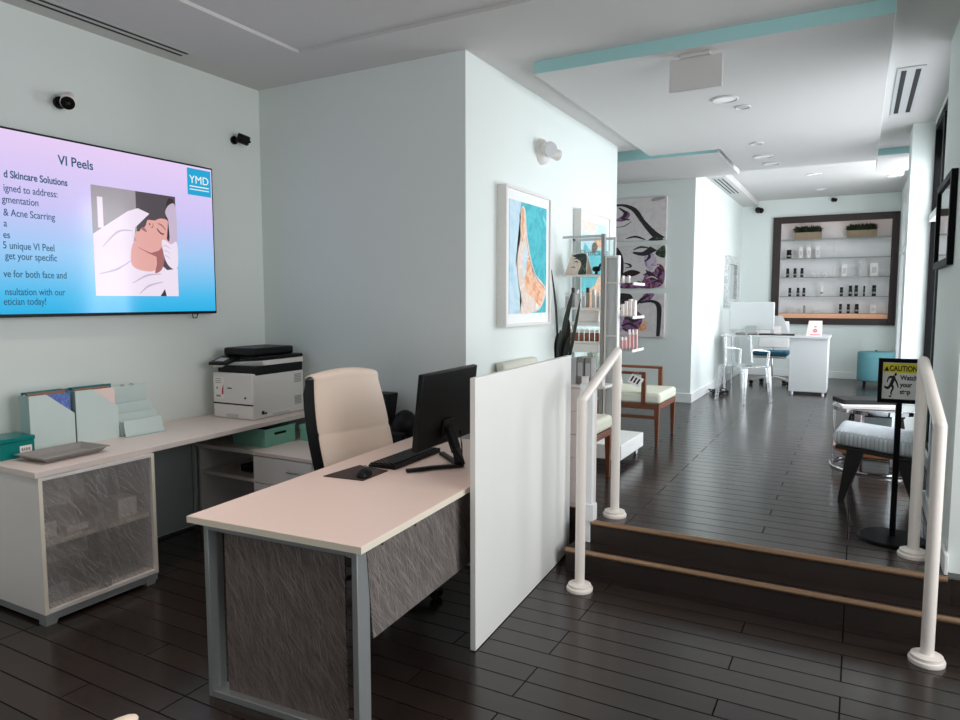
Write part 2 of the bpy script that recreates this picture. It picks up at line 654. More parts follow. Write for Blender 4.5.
class Board:
    """a flat picture surface: origin, u, v axes and outward normal in the parent's own space"""
    def __init__(self, parent, origin, u, v, n):
        self.parent, self.o, self.u, self.v, self.n = parent, Vector(origin), Vector(u), Vector(v), Vector(n)

    def at(self, p, lift):
        return self.o + self.u * p[0] + self.v * p[1] + self.n * lift

    def shape(self, name, pts, m, lift, smooth=True):
        pts = smooth_poly(pts) if smooth else [Vector(p) for p in pts]
        b = MB()
        f = b.bm.faces.new([b.bm.verts.new(self.at(p, lift)) for p in pts])
        bmesh.ops.triangulate(b.bm, faces=[f])
        o = b.build(name, m, self.parent)
        return o

    def stroke(self, name, pts, w, m, lift):
        """brush stroke through 2-D points with widths w"""
        P = [Vector(p) for p in pts]
        fine = []
        for i in range(len(P) - 1):
            p0, p1, p2, p3 = P[max(i - 1, 0)], P[i], P[i + 1], P[min(i + 2, len(P) - 1)]
            for j in range(6):
                t = j / 6
                q = 0.5 * ((2 * p1) + (-p0 + p2) * t + (2 * p0 - 5 * p1 + 4 * p2 - p3) * t * t + (-p0 + 3 * p1 - 3 * p2 + p3) * t ** 3)
                fine.append((q, w[i] + (w[i + 1] - w[i]) * t))
        fine.append((P[-1], w[-1]))
        b = MB()
        L_, R_ = [], []
        for i, (q, ww) in enumerate(fine):
            d = (fine[min(i + 1, len(fine) - 1)][0] - fine[max(i - 1, 0)][0]).normalized()
            nrm = Vector((-d.y, d.x)) * ww / 2
            L_.append(b.bm.verts.new(self.at(q + nrm, lift)))
            R_.append(b.bm.verts.new(self.at(q - nrm, lift)))
        for i in range(len(L_) - 1):
            b.bm.faces.new((L_[i], L_[i + 1], R_[i + 1], R_[i]))
        return b.build(name, m, self.parent)


def text(name, body, size, loc, rot, m, parent=None, align='LEFT', sx=1.0, bold=0.0):
    cu = bpy.data.curves.new(name, 'FONT')
    cu.body = body
    cu.size = size
    cu.align_x = align
    cu.align_y = 'BOTTOM_BASELINE'
    cu.extrude = 0.0004
    cu.offset = bold
    cu.materials.append(m)
    o = bpy.data.objects.new(name, cu)
    o.location = loc
    o.rotation_euler = rot
    o.scale = (sx, 1, 1)
    C.objects.link(o)
    me = bpy.data.meshes.new_from_object(o.evaluated_get(bpy.context.evaluated_depsgraph_get()))
    bpy.data.objects.remove(o)
    bpy.data.curves.remove(cu)
    o = bpy.data.objects.new(name, me)
    o.location = loc
    o.rotation_euler = rot
    o.scale = (sx, 1, 1)
    C.objects.link(o)
    if parent is not None:
        o.parent = parent
    return o


ZP = 0.26      # level of the raised floor
H1 = 0.13      # first step
ZC = 3.15      # entry ceiling
ZF = 3.29      # far ceiling

# ------------------------------------------------------------------ room shell
struct(box('floor', M['floor'], None, -4.2, 2.0, -3.2, 4.0, -0.1, 0.0))
o = MB().prism([(-4.2, 4.06, -0.1), (-1.425, 4.06, -0.1), (-1.425, 3.86, -0.1), (0.7, 3.86, -0.1), (0.7, 13.2, -0.1), (-4.2, 13.2, -0.1)], (0, 0, ZP + 0.1)).build('floor_raised', M['floor_raised'])
struct(o)
o = MB().box(-1.445, 2.0, 3.70, 3.855, 0.0, H1).build('stair_step', M['riser'])
struct(o)
struct(box('floor_raised_front', M['riser'], None, -1.40, 0.44, 3.855, 3.862, H1, ZP - 0.001))
struct(MB().tube([(-1.448, 3.70, H1 - 0.009), (1.98, 3.70, H1 - 0.009)], 0.018, 12).build('trim_1', M['bronze'], smooth=True))
struct(MB().tube([(-1.345, 3.855, ZP - 0.006), (0.425, 3.855, ZP - 0.006)], 0.018, 12).build('trim_2', M['bronze'], smooth=True))

struct(box('wall_left', M['wall'], None, -4.2, -4.04, -3.2, 3.91, 0, 3.5))
struct(box('wall_back', M['wall'], None, -4.2, -2.24, 3.91, 4.05, 0, 3.5))
struct(box('wall_corridor', M['wall'], None, -2.38, -2.24, 4.05, 7.05, 0, 3.5))
struct(box('wall_alcove', M['wall'], None, -4.2, -4.06, 4.05, 9.02, 0, 3.5))
struct(box('wall_art', M['wall'], None, -4.2, -1.85, 9.02, 9.16, 0, 3.5))
struct(box('wall_far_left', M['wall'], None, -1.99, -1.85, 9.16, 13.02, 0, 3.5))
struct(box('wall_right_pier', M['wall'], None, 0.43, 0.95, 3.95, 5.20, 0, 3.5))
struct(box('wall_pilaster', M['wall'], None, 0.362, 0.62, 7.43, 7.80, 0, 3.5))
# the far wall is built round the recessed display
b = MB()
b.box(-1.99, -1.30, 13.02, 13.16, 0, 3.5).box(0.52, 0.8, 13.02, 13.16, 0, 3.5)
b.box(-1.30, 0.52, 13.02, 13.16, 0, 1.20).box(-1.30, 0.52, 13.02, 13.16, 2.96, 3.5)
struct(b.build('wall_far', M['wall']))
# window wall on the right of the gallery: sill, head and jambs
b = MB()
b.box(0.53, 0.66, 5.20, 7.43, 0, 0.36).box(0.53, 0.66, 7.80, 13.02, 0, 0.36)
b.box(0.53, 0.66, 5.20, 7.43, 3.12, 3.5).box(0.53, 0.66, 7.80, 13.02, 3.12, 3.5)
b.box(0.53, 0.66, 12.5, 13.02, 0.36, 3.12)
struct(b.build('wall_right', M['wall']))
# entry side walls behind the camera
b = MB()
b.box(1.9, 2.0, -3.2, 3.95, 0, 0.3).box(1.9, 2.0, -3.2, 3.95, 2.95, 3.5)
b.box(1.9, 2.0, -3.2, 0.9, 0.3, 2.95).box(1.9, 2.0, 3.6, 3.95, 0.3, 2.95)
struct(b.build('wall_entry_right', M['wall']))
b = MB()
b.box(-4.2, 2.0, -3.2, -3.1, 0, 0.3).box(-4.2, 2.0, -3.2, -3.1, 2.9, 3.5)
b.box(-4.2, -3.2, -3.2, -3.1, 0.3, 2.9).box(1.2, 2.0, -3.2, -3.1, 0.3, 2.9)
struct(b.build('wall_entry', M['wall']))
struct(box('wall_return', M['wall'], None, 0.95, 2.0, 3.95, 4.10, 0, 3.5))

# ceilings
b = MB()                                       # entry ceiling with its shallow raised tray
b.box(-4.2, -3.21, -3.2, 4.0, ZC, 3.5)
b.box(-3.21, 2.0, 3.46, 4.2, ZC, 3.5)
b.box(0.7, 2.0, -3.2, 3.46, ZC, 3.5)
b.box(-3.21, 0.7, -3.2, -2.4, ZC, 3.5)
b.box(-3.21, 0.7, -2.4, 3.46, 3.172, 3.5)
struct(b.build('ceiling', M['ceiling']))
b = MB()
b.box(-2.38, 0.7, 4.2, 7.30, ZC, 3.5).box(-1.27, 0.7, 7.30, 8.66, ZC, 3.5)
struct(b.build('ceiling_gallery', M['ceiling']))
b = MB()
b.box(-4.2, -1.27, 7.30, 9.02, ZF, 3.5).box(-4.2, -2.38, 4.05, 7.30, ZF, 3.5)
b.box(-1.99, 0.8, 9.02, 13.16, ZF, 3.5).box(-1.27, 0.8, 8.66, 9.02, ZF, 3.5)
struct(b.build('ceiling_far', M['ceiling']))
# dropped cloud with teal edge
slab = [(-1.95, 4.33), (0.105, 4.33), (0.105, 8.66), (-1.27, 8.66), (-1.27, 7.30), (-1.975, 7.30)]
struct(MB().prism([(x, y, 3.07) for x, y in slab], (0, 0, 0.079)).build('ceiling_cloud', M['ceiling']))
b = MB()
b.box(-1.952, 0.107, 4.324, 4.330, 3.0705, 3.1495)
struct(b.build('trim_3', M['teal_paint']))
b = MB()
b.box(0.105, 0.109, 4.326, 8.66, 3.0705, 3.1495)
struct(b.build('trim_4', M['wall']))
struct(box('ceiling_soffit_art', M['ceiling'], None, -4.06, -1.345, 7.60, 9.02, 3.10, 3.289))
struct(box('trim_5', M['teal_paint'], None, -4.05, -1.343, 7.594, 7.60, 3.1005, 3.289))
struct(box('trim_6', M['trim'], None, -1.345, -1.341, 7.60, 9.02, 3.1005, 3.289))
struct(box('ceiling_soffit_right', M['ceiling'], None, 0.112, 0.53, 8.50, 9.6, 3.085, 3.289))
struct(box('trim_7', M['teal_paint'], None, 0.112, 0.53, 8.494, 8.50, 3.0855, 3.149))
struct(box('ceiling_soffit_left', M['ceiling'], None, -1.85, -1.60, 9.165, 13.02, 3.20, 3.289))

# baseboards
def board(n, *a):
    struct(box(n, M['trim'], None, *a, bevel=0.004))
board('baseboard_art', -4.06, -1.83, 9.0, 9.02, ZP, ZP + 0.12)
board('baseboard_far_left', -1.85, -1.83, 9.02, 13.02, ZP, ZP + 0.12)
board('baseboard_far', -1.83, 0.53, 13.0, 13.02, ZP, ZP + 0.12)
board('baseboard_pier', 0.412, 0.43, 3.90, 5.20, ZP, ZP + 0.10)
board('baseboard_corridor', -2.24, -2.222, 4.06, 7.05, ZP, ZP + 0.12)
board('baseboard_right', 0.515, 0.53, 5.2, 7.43, ZP, ZP + 0.10)

# gallery window and the added far one: black metal frames, glass, pale transom rail
def window(name, y0, y1, mull, fm='black_metal'):
    f = MB()
    for y in [y0, y1] + mull:
        f.box(0.535, 0.60, max(y0, y - 0.04), min(y1, y + 0.04), 0.36, 3.12)
    f.box(0.535, 0.60, y0, y1, 0.36, 0.42).box(0.535, 0.60, y0, y1, 3.06, 3.12)
    w = struct(f.build(name, M[fm], bevel=0.003))
    g = MB().box(0.565, 0.571, y0 + 0.02, y1 - 0.02, 0.40, 3.08).build('pane', M['pane'], w)
    t = MB().box(0.520, 0.60, y0, y1, 2.27, 2.33).build('transom', M['trim'], w)
    return w
window('window_1', 5.21, 7.42, [5.95, 6.7])
window('window_added', 7.81, 12.49, [8.7, 9.65, 10.6, 11.55], 'trim')  # added opening to let light into the far room, no window known there
def wide_window(name, axis, at, a0, a1, z0, z1, mull):
    f = MB()
    def bx(a, bb, c, d):
        if axis == 'X':
            f.box(at - 0.03, at + 0.03, a, bb, c, d)
        else:
            f.box(a, bb, at - 0.03, at + 0.03, c, d)
    for y in [a0 + 0.03, a1 - 0.03] + mull:
        bx(y - 0.03, y + 0.03, z0, z1)
    bx(a0, a1, z0, z0 + 0.06); bx(a0, a1, z1 - 0.06, z1)
    w = struct(f.build(name, M['black_metal']))
    g = MB()
    if axis == 'X':
        g.box(at - 0.003, at + 0.003, a0, a1, z0, z1)
    else:
        g.box(a0, a1, at - 0.003, at + 0.003, z0, z1)
    g.build('pane', M['pane'], w)
wide_window('window_3', 'X', 1.95, 0.9, 3.6, 0.3, 2.95, [1.8, 2.7])
wide_window('window_4', 'Y', -3.15, -3.2, 1.2, 0.3, 2.9, [-1.7, -0.25])

# white newel stub at the left end of the steps
struct(MB().box(-1.43, -1.348, 3.856, 3.895, H1 + 0.001, 1.085).build('wall_newel', M['trim'], bevel=0.003))
struct(MB().box(-1.434, -1.332, 3.842, 3.912, ZP + 0.002, ZP + 0.105).box(-1.434, -1.352, 3.848, 3.8555, H1 + 0.002, ZP + 0.002).build('baseboard_newel', M['trim'], bevel=0.004))


# ------------------------------------------------------------------ reception desk
RZ = R(3.7)
desk = thing('reception_desk', 'reception desk with blush top, grey frame leg and tall white side panel', 'desk', (-2.268, 1.765, 0), RZ)
DW = 0.815
box('desk_top', M['desk'], desk, 0, DW, 0, 1.80, 0.712, 0.74, bevel=0.002)
box('edge_band', M['edge'], desk, -0.0015, DW + 0.0015, -0.0015, 1.8015, 0.7135, 0.7385)
b = MB()
for x0, x1 in ((0.052, 0.074), (0.752, 0.776)):
    b.box(x0, x1, 0.030, 0.105, 0.0, 0.711)
b.box(0.074, 0.752, 0.030, 0.105, 0.0, 0.028).box(0.074, 0.752, 0.030, 0.105, 0.684, 0.711)
b.build('leg_frame', M['alu'], desk, bevel=0.002)
b = MB()
for x0, x1 in ((0.052, 0.074), (0.752, 0.776)):
    b.box(x0, x1, 1.69, 1.765, 0.0, 0.711)
b.box(0.074, 0.752, 1.69, 1.765, 0.0, 0.028)
b.build('rear_leg_frame', M['alu'], desk, bevel=0.002)
box('end_panel', M['streak'], desk, 0.128, 0.700, 0.062, 0.070, 0.029, 0.683)
md = MB().prism([(0.772, 0.085, 0.700), (0.772, 0.120, 0.352), (0.772, 1.2, 0.352), (0.772, 1.2, 0.700)], (0.007, 0, 0)).build('modesty_panel', M['streak_x'], desk)
b = MB()
for y in (0.18, 0.42, 0.66):
    MB().cyl((0.779, y, 0.688), (0.784, y, 0.688), 0.007, n=12).build('screw', M['steel'], md)
pn = box('side_panel', M['white_cool'], desk, 0.846, 0.873, 0.79, 2.17, 0.004, 1.24, bevel=0.002)
pn['label'] = 'tall white panel standing at the side of the desk'
b = MB()
for y in (1.0, 1.5):
    MB().box(0.78, 0.846, y, y + 0.05, 0.69, 0.711).build('bracket', M['alu'], desk)


def on_desk(lx, ly, z=0.7405):
    c, s = math.cos(RZ), math.sin(RZ)
    return (-2.268 + lx * c - ly * s, 1.765 + lx * s + ly * c, z)


# monitor seen from behind
mo = thing('computer_monitor', 'black computer monitor seen from behind on the reception desk', 'monitor', (-1.80, 2.945, 0.7405), 0)
tl = R(7.5)
mm = Matrix.Translation((0.0, 0, 0.305)) @ Matrix.Rotation(R(-1.5), 4, 'Z') @ Matrix.Rotation(R(1.2), 4, 'X') @ Matrix.Rotation(tl, 4, 'Y')
MB().box(-0.018, 0.012, -0.252, 0.252, -0.190, 0.19, mm).build('housing', M['black'], mo, bevel=0.006)
MB().box(-0.0195, -0.0185, -0.244, 0.244, -0.175, 0.182, mm).build('screen', M['black_gloss'], mo)
MB().box(0.012, 0.022, -0.045, 0.045, -0.15, -0.06, mm).build('rear_plate', M['black'], mo, bevel=0.004)
b = MB()
b.tube([(0.016, 0.0, 0.20), (0.055, 0.0, 0.10), (0.078, 0.0, 0.014)], 0.016, flat=(0.055, 0.022))
b.tube([(0.09, 0.01, 0.012), (-0.02, -0.11, 0.012), (-0.10, -0.215, 0.009)], 0.01, flat=(0.030, 0.016))
b.tube([(0.09, -0.01, 0.012), (-0.04, 0.10, 0.012), (-0.16, 0.205, 0.009)], 0.01, flat=(0.030, 0.016))
b.build('stand', M['black'], mo, bevel=0.003)
b = MB()
b.tube([(0.03, -0.05, 0.17), (0.05, -0.03, 0.08), (0.06, 0.05, 0.06), (0.035, 0.09, 0.10), (0.03, 0.08, 0.17)], 0.004, 8)
b.build('cable', M['black'], mo, smooth=True)

kb = thing('keyboard', 'black keyboard on the desk in front of the monitor', 'keyboard', (-2.065, 2.965, 0.7408), R(2))
MB().prism([(-0.08, -0.225, 0), (0.08, -0.225, 0), (0.08, -0.225, 0.026), (-0.08, -0.225, 0.012)], (0, 0.45, 0)).build('tray', M['black'], kb, bevel=0.003)
b = MB()
for r_ in range(5):
    for c_ in range(15):
        x = -0.062 + r_ * 0.030
        y = -0.208 + c_ * 0.0285
        z = 0.0125 + (x + 0.08) / 0.16 * 0.014
        b.box(x - 0.0115, x + 0.0115, y - 0.011, y + 0.011, z, z + 0.006)
b.build('keys', M['black'], kb)

tag(MB().prism([(-2.205, 2.480, 0.7405), (-1.988, 2.505, 0.7405), (-1.998, 2.715, 0.7405), (-2.190, 2.735, 0.7405)], (0, 0, 0.004)).build('mouse_pad', mat('dark_brown_pad', srgb(60, 48, 44), 0.7)),
    'dark brown mouse pad on the reception desk', 'mouse pad')
ms = thing('computer_mouse', 'black computer mouse on the dark pad', 'mouse', (-2.035, 2.575, 0.7448), R(25))
b = MB().sphere((0, 0, 0.004), 0.06, (0.58, 1.0, 0.62), 20)
for v in b.bm.verts:
    if v.co.z < 0.0:
        v.co.z = 0.0
b.build('mouse_shell', M['black'], ms, smooth='full')
MB().cyl((-0.004, 0.025, 0.036), (0.004, 0.025, 0.036), 0.009, n=14).build('scroll_wheel', M['grey'], ms)

# ------------------------------------------------------------------ office chair (cream leather, black shell)
oc = thing('office_chair', 'cream leather office chair with black shell behind the reception desk', 'chair', (-2.225, 2.995, 0), R(-14))
# chair faces +X in its own space
def back_section(z):
    t = (z - 0.50) / 0.64
    x = -0.150 - 0.185 * t - 0.012 * math.sin(t * PI)
    hw = 0.243 + 0.010 * math.sin(max(0, min(1, t)) * PI) - 0.022 * t ** 4
    return x, hw
zs = [0.50, 0.58, 0.66, 0.75, 0.835, 0.85, 0.865, 0.95, 1.04, 1.09, 1.125]
def arch(u):
    return 0.028 * (1 - u * u)
rows_f = []
for z in zs:
    x, hw = back_section(z)
    row = []
    for k in range(15):
        u = -1 + 2 * k / 14
        dip = -0.007 if abs(z - 0.85) < 0.004 else 0
        row.append((x + 0.030 * (1 - u ** 4) + dip, u * hw, z + (arch(u) if z > 1.06 else 0)))
    rows_f.append(row)
for dx_, dz_ in ((0.010, 0.022), (-0.020, 0.036), (-0.065, 0.032), (-0.098, 0.006)):      # the leather rolls over the top
    x, hw = back_section(1.125)
    rows_f.append([(x + dx_ + 0.030 * (1 - u ** 4) * (1 if dx_ > 0 else 0.4), u * hw, 1.125 + dz_ + arch(u)) for u in [-1 + 2 * k / 14 for k in range(15)]])
MB().grid_surface(rows_f).build('backrest', M['leather'], oc, smooth='full', solid=0.014, sub=1)
# black shell: a solid behind and beside the leather
b = MB()
rings = []
for z in [0.485, 0.58, 0.68, 0.78, 0.88, 0.98, 1.06, 1.11, 1.135]:
    x, hw = back_section(min(z, 1.125))
    th = 0.105 if z < 1.1 else 0.08
    rr = [(x + 0.004, -hw - 0.001), (x - th * 0.9, -hw - 0.004), (x - th - 0.006, -hw * 0.93), (x - th - 0.012, 0), (x - th - 0.006, hw * 0.93), (x - th * 0.9, hw + 0.004), (x + 0.004, hw + 0.001), (x + 0.018, 0)]
    rings.append([b.bm.verts.new((p[0], p[1], z)) for p in rr])
for r0, r1 in zip(rings, rings[1:]):
    for j in range(8):
        b.bm.faces.new((r0[j], r0[(j + 1) % 8], r1[(j + 1) % 8], r1[j]))
b.bm.faces.new(rings[0][::-1]); b.bm.faces.new(rings[-1])
b.build('back_shell', M['black'], oc, smooth=True)
MB().box(-0.19, 0.27, -0.25, 0.25, 0.42, 0.50).build('seat', M['leather'], oc, bevel=0.035, seg=4)
MB().box(-0.17, 0.24, -0.235, 0.235, 0.385, 0.419).build('seat_pan', M['black'], oc, bevel=0.015)
for s in (-1, 1):
    MB().tube([(-0.10, s * 0.262, 0.41), (0.05, s * 0.285, 0.43), (0.09, s * 0.285, 0.60), (-0.12, s * 0.285, 0.625)], 0.014).build('armrest', M['black'], oc, smooth=True)
MB().cyl((0.03, 0, 0.085), (0.03, 0, 0.385), 0.027).build('gas_lift', M['chrome'], oc, smooth=True)
for k in range(5):
    a = 2 * PI * k / 5 + 0.3
    e = (0.03 + 0.29 * math.cos(a), 0.29 * math.sin(a))
    lg = MB().tube([(0.03, 0, 0.105), (0.03 + 0.15 * math.cos(a), 0.15 * math.sin(a), 0.095), (e[0], e[1], 0.072)], 0.02, flat=(0.045, 0.03)).build('leg', M['black'], oc, bevel=0.004)
    tx, ty = -math.sin(a), math.cos(a)
    MB().cyl((e[0] - 0.022 * tx, e[1] - 0.022 * ty, 0.031), (e[0] + 0.022 * tx, e[1] + 0.022 * ty, 0.031), 0.030, n=18).build('caster', M['black'], lg, smooth=True)

# ------------------------------------------------------------------ side counter with cabinet below
ct = thing('wall_counter', 'long ivory counter along the left wall under the television', 'counter', (0, 0, 0))
MB().prism([(-4.035, 1.805, 0.735), (-3.383, 1.805, 0.735), (-3.478, 3.895, 0.735), (-4.035, 3.895, 0.735)], (0, 0, 0.03)).build('worktop', M['counter'], ct, bevel=0.002)
b = MB().box(-4.035, -4.005, 2.46, 3.17, 0.02, 0.734)
b.build('back_panel', M['greypanel'], ct)
box('back_panel', M['greypanel'], ct, -4.035, -4.004, 3.174, 3.198, 0.02, 0.734)

cb = thing('storage_cabinet', 'ivory cabinet with streaked translucent sliding doors under the counter', 'cabinet', (0, 0, 0))
b = MB()
X0, X1, Y0, Y1 = -4.03, -3.392, 1.822, 2.44
b.box(X0, X1, Y0, Y0 + 0.018, 0.055, 0.733).box(X0, X1, Y1 - 0.018, Y1, 0.055, 0.733)
b.box(X0, X1, Y0 + 0.018, Y1 - 0.018, 0.055, 0.075).box(X0, X1, Y0 + 0.018, Y1 - 0.018, 0.715, 0.733)
b.box(X0, X0 + 0.012, Y0 + 0.018, Y1 - 0.018, 0.075, 0.715)
b.build('body', M['white'], cb, bevel=0.001)
box('edge_band', M['edge'], cb, X1, X1 + 0.002, Y0, Y0 + 0.018, 0.055, 0.733)
box('edge_band', M['edge'], cb, X1, X1 + 0.002, Y1 - 0.018, Y1, 0.055, 0.733)
box('shelf', M['edge'], cb, X0 + 0.012, X1 - 0.04, Y0 + 0.018, Y1 - 0.018, 0.375, 0.395)
box('door', M['streak_clear'], cb, X1 - 0.012, X1 - 0.006, Y0 + 0.02, 2.17, 0.078, 0.713)
box('door', M['streak_clear'], cb, X1 - 0.022, X1 - 0.016, 2.12, Y1 - 0.02, 0.078, 0.713)
b = MB()
b.box(X0 + 0.01, X1 - 0.003, Y0 + 0.004, Y1 - 0.004, 0.018, 0.054)
b.build('plinth', M['alu'], cb)
for yy in (Y0 + 0.002, Y1 - 0.075):
    MB().hexa([(X1 - 0.06, yy, 0), (X1 + 0.001, yy, 0), (X1 + 0.001, yy + 0.05, 0), (X1 - 0.06, yy + 0.05, 0)],
              [(X1 - 0.06, yy, 0.0535), (X1 + 0.001, yy, 0.0535), (X1 + 0.001, yy + 0.073, 0.0535), (X1 - 0.06, yy + 0.073, 0.0535)]).build('foot', M['alu'], cb)
    box('foot', M['alu'], cb, X0 + 0.02, X0 + 0.08, yy, yy + 0.06, 0, 0.0535)
# things on its shelves, seen blurred through the doors
for nm, lab, a, m_ in (('carton', 'white carton inside the streaked cabinet, near end of its shelf', (-3.62, -3.50, 1.87, 1.96, 0.396, 0.475), 'paper'),
                       ('carton', 'flat white carton lying mid shelf inside the streaked cabinet', (-3.60, -3.48, 2.0, 2.11, 0.396, 0.43), 'paper'),
                       ('carton', 'white carton inside the streaked cabinet, far end of its shelf', (-3.60, -3.47, 2.27, 2.38, 0.396, 0.50), 'paper'),
                       ('carton', 'pale carton on the bottom of the streaked cabinet', (-3.60, -3.47, 1.86, 1.99, 0.076, 0.16), 'greylight')):
    t = tag(box(nm, M[m_], None, *a, bevel=0.003), lab, 'box', 'cartons inside the cabinet')
    x0, x1, y0, y1, z0, z1 = a
    box('flap', M['edge'], t, x0 + 0.002, x1 - 0.002, (y0 + y1) / 2 - 0.004, (y0 + y1) / 2 + 0.004, z1, z1 + 0.001)

# low credenza along the back wall
cr = thing('credenza', 'low ivory credenza with open shelf and drawers along the back wall', 'credenza', (0, 0, 0))
box('credenza_top', M['counter'], cr, -4.0, -2.545, 3.205, 3.90, 0.565, 0.59, bevel=0.002)
b = MB()
b.box(-4.0, -3.982, 3.225, 3.90, 0.0, 0.564).box(-3.468, -3.45, 3.225, 3.90, 0.0, 0.564)
b.box(-2.565, -2.545, 3.225, 3.90, 0.0, 0.564).box(-3.982, -2.565, 3.88, 3.90, 0.0, 0.564).box(-3.982, -2.565, 3.24, 3.88, 0.0, 0.04)
b.build('body', M['white'], cr)
box('shelf', M['counter'], cr, -3.982, -3.468, 3.235, 3.88, 0.372, 0.394)
for k, (x0, x1) in enumerate(((-3.448, -2.945), (-2.94, -2.568))):
    for z0, z1 in ((0.385, 0.560), (0.045, 0.379)):
        d = box('drawer', M['white'], cr, x0, x1, 3.208, 3.226, z0, z1, bevel=0.002)
        zc = z1 - 0.07
        xc = (x0 + x1) / 2 + 0.12 if k == 0 else (x0 + x1) / 2
        MB().tube([(xc - 0.06, 3.208, zc), (xc - 0.06, 3.185, zc), (xc + 0.06, 3.185, zc), (xc + 0.06, 3.208, zc)], 0.006, 10).build('handle', M['chrome'], d, smooth=True)
bk = thing('document_case', 'black document case lying on the open credenza shelf', 'case', (-3.60, 3.50, 0.3945))
box('case_body', M['black'], bk, -0.12, 0.12, -0.16, 0.16, 0, 0.05, bevel=0.008)
MB().tube([(-0.05, -0.16, 0.025), (-0.05, -0.185, 0.025), (0.05, -0.185, 0.025), (0.05, -0.16, 0.025)], 0.006, 8).build('handle', M['black'], bk)

def bin_box(label, x0, x1, y0, y1, h, lid):
    t = thing('storage_bin', label, 'storage box', ((x0 + x1) / 2, (y0 + y1) / 2, 0.5905), 0, 'aqua storage bins on the credenza')
    w, d = (x1 - x0) / 2, (y1 - y0) / 2
    b = MB()
    th = 0.006
    b.box(-w, w, -d, d, 0, th).box(-w, w, -d, -d + th, th, h).box(-w, w, d - th, d, th, h)
    b.box(-w, -w + th, -d + th, d - th, th, h)
    # hand hole side is built of four strips
    b.box(w - th, w, -d + th, d - th, th, h * 0.62).box(w - th, w, -d + th, d - th, h * 0.78, h)
    b.box(w - th, w, -d + th, -0.055, h * 0.62, h * 0.78).box(w - th, w, 0.055, d - th, h * 0.62, h * 0.78)
    b.build('bin', M['aqua_box'], t)
    if lid:
        box('lid', M['aqua_box'], t, -w - 0.006, w + 0.006, -d - 0.006, d + 0.006, h + 0.001, h + 0.035, bevel=0.003)
    else:
        b = MB()
        for s in (-1, 1):
            b.box(-w - 0.004, w + 0.004, s * d - 0.004, s * d + 0.004, h, h + 0.006)
            b.box(s * w - 0.004, s * w + 0.004, -d, d, h, h + 0.006)
        b.build('rim', M['aqua_box'], t)
    box('lining', M['black'], t, -w + th, w - th, -d + th, d - th, th + 0.001, h * 0.6)
bin_box('open aqua storage bin on the credenza below the printer', -3.76, -3.453, 3.32, 3.60, 0.115, False)
bin_box('lidded aqua storage bin at the back of the credenza beside the chair', -3.43, -3.13, 3.625, 3.87, 0.075, True)

# black tote and domed bag on the credenza
tb = thing('tote_bag', 'black tote bag standing open on the credenza behind the office chair', 'bag', (-2.83, 3.76, 0.591))
MB().hexa([(-0.085, -0.06, 0), (0.06, -0.06, 0), (0.06, 0.06, 0), (-0.085, 0.06, 0)],
          [(-0.12, -0.075, 0.36), (0.105, -0.075, 0.362), (0.105, 0.075, 0.362), (-0.12, 0.075, 0.36)]).build('bag_body', M['black'], tb, bevel=0.01)
for s in (-1, 1):
    MB().tube([(-0.05, s * 0.0745, 0.355), (-0.045, s * 0.082, 0.27), (0.035, s * 0.082, 0.27), (0.04, s * 0.0745, 0.355)], 0.006, 8).build('strap', M['black'], tb)
pb = thing('backpack', 'black rounded bag on the credenza behind the monitor', 'bag', (-2.62, 3.755, 0.591))
b = MB().sphere((0, 0, 0.12), 0.14, (0.66, 0.75, 1.0), 20)
for v in b.bm.verts:
    v.co.z = max(v.co.z, 0.0)
b.build('bag_body', M['black'], pb, smooth='full')
box('front_pocket', M['black'], pb, -0.07, 0.07, -0.115, -0.08, 0.02, 0.13, bevel=0.02)

# ------------------------------------------------------------------ on the counter
pr = thing('printer', 'white and black office printer at the far end of the counter', 'printer', (-3.745, 3.56, 0.7655), R(2))
W, D = 0.185, 0.255
box('body', M['printer'], pr, -W, W, -D, D, 0.0, 0.315, bevel=0.012)
box('paper_drawer_gap', M['black'], pr, -W + 0.004, W - 0.002, -D - 0.001, -D + 0.05, 0.098, 0.108)
dr = box('drawer_pull', M['greylight'], pr, -0.06, 0.05, -D - 0.003, -D + 0.004, 0.012, 0.035)
MB().box(-W + 0.02, W + 0.001, -D + 0.03, D - 0.01, 0.300, 0.364).build('output_bay', M['black'], pr, bevel=0.006)
MB().hexa([(-W, -D + 0.01, 0.345), (W, -D + 0.12, 0.365), (W, D, 0.365), (-W, D, 0.365)],
          [(-W, -D - 0.0, 0.372), (W, -D + 0.10, 0.400), (W, D, 0.400), (-W, D, 0.400)]).build('scanner_bed', M['printer'], pr, bevel=0.004)
MB().box(-W, W, -D + 0.10, D, 0.402, 0.426).build('scanner_lid', M['black'], pr, bevel=0.006)
MB().box(-W + 0.025, W - 0.06, -D + 0.08, D - 0.03, 0.427, 0.482).build('document_feeder', M['black'], pr, bevel=0.014)
cp = MB().hexa([(-W - 0.002, -D - 0.03, 0.365), (-0.02, -D - 0.02, 0.368), (-0.02, -D + 0.10, 0.403), (-W - 0.002, -D + 0.10, 0.403)],
               [(-W - 0.002, -D - 0.03, 0.385), (-0.02, -D - 0.02, 0.388), (-0.02, -D + 0.10, 0.424), (-W - 0.002, -D + 0.10, 0.424)]).build('control_panel', M['black'], pr, bevel=0.004)
MB().prism([(-0.15, -D - 0.008, 0.3945), (-0.07, -D - 0.006, 0.3945), (-0.07, -D + 0.05, 0.412), (-0.15, -D + 0.05, 0.412)], (0, 0, 0.001)).build('display', M['greylight'], cp)
st = box('sticker', M['paper'], pr, -0.165, -0.075, -D - 0.0015, -D - 0.0002, 0.135, 0.285)
MB().prism([(-0.098, -D - 0.0022, 0.165), (-0.083, -D - 0.0022, 0.165), (-0.078, -D - 0.0022, 0.235), (-0.093, -D - 0.0022, 0.205)], (0, -0.0005, 0)).build('print', M['red_ink'], st)
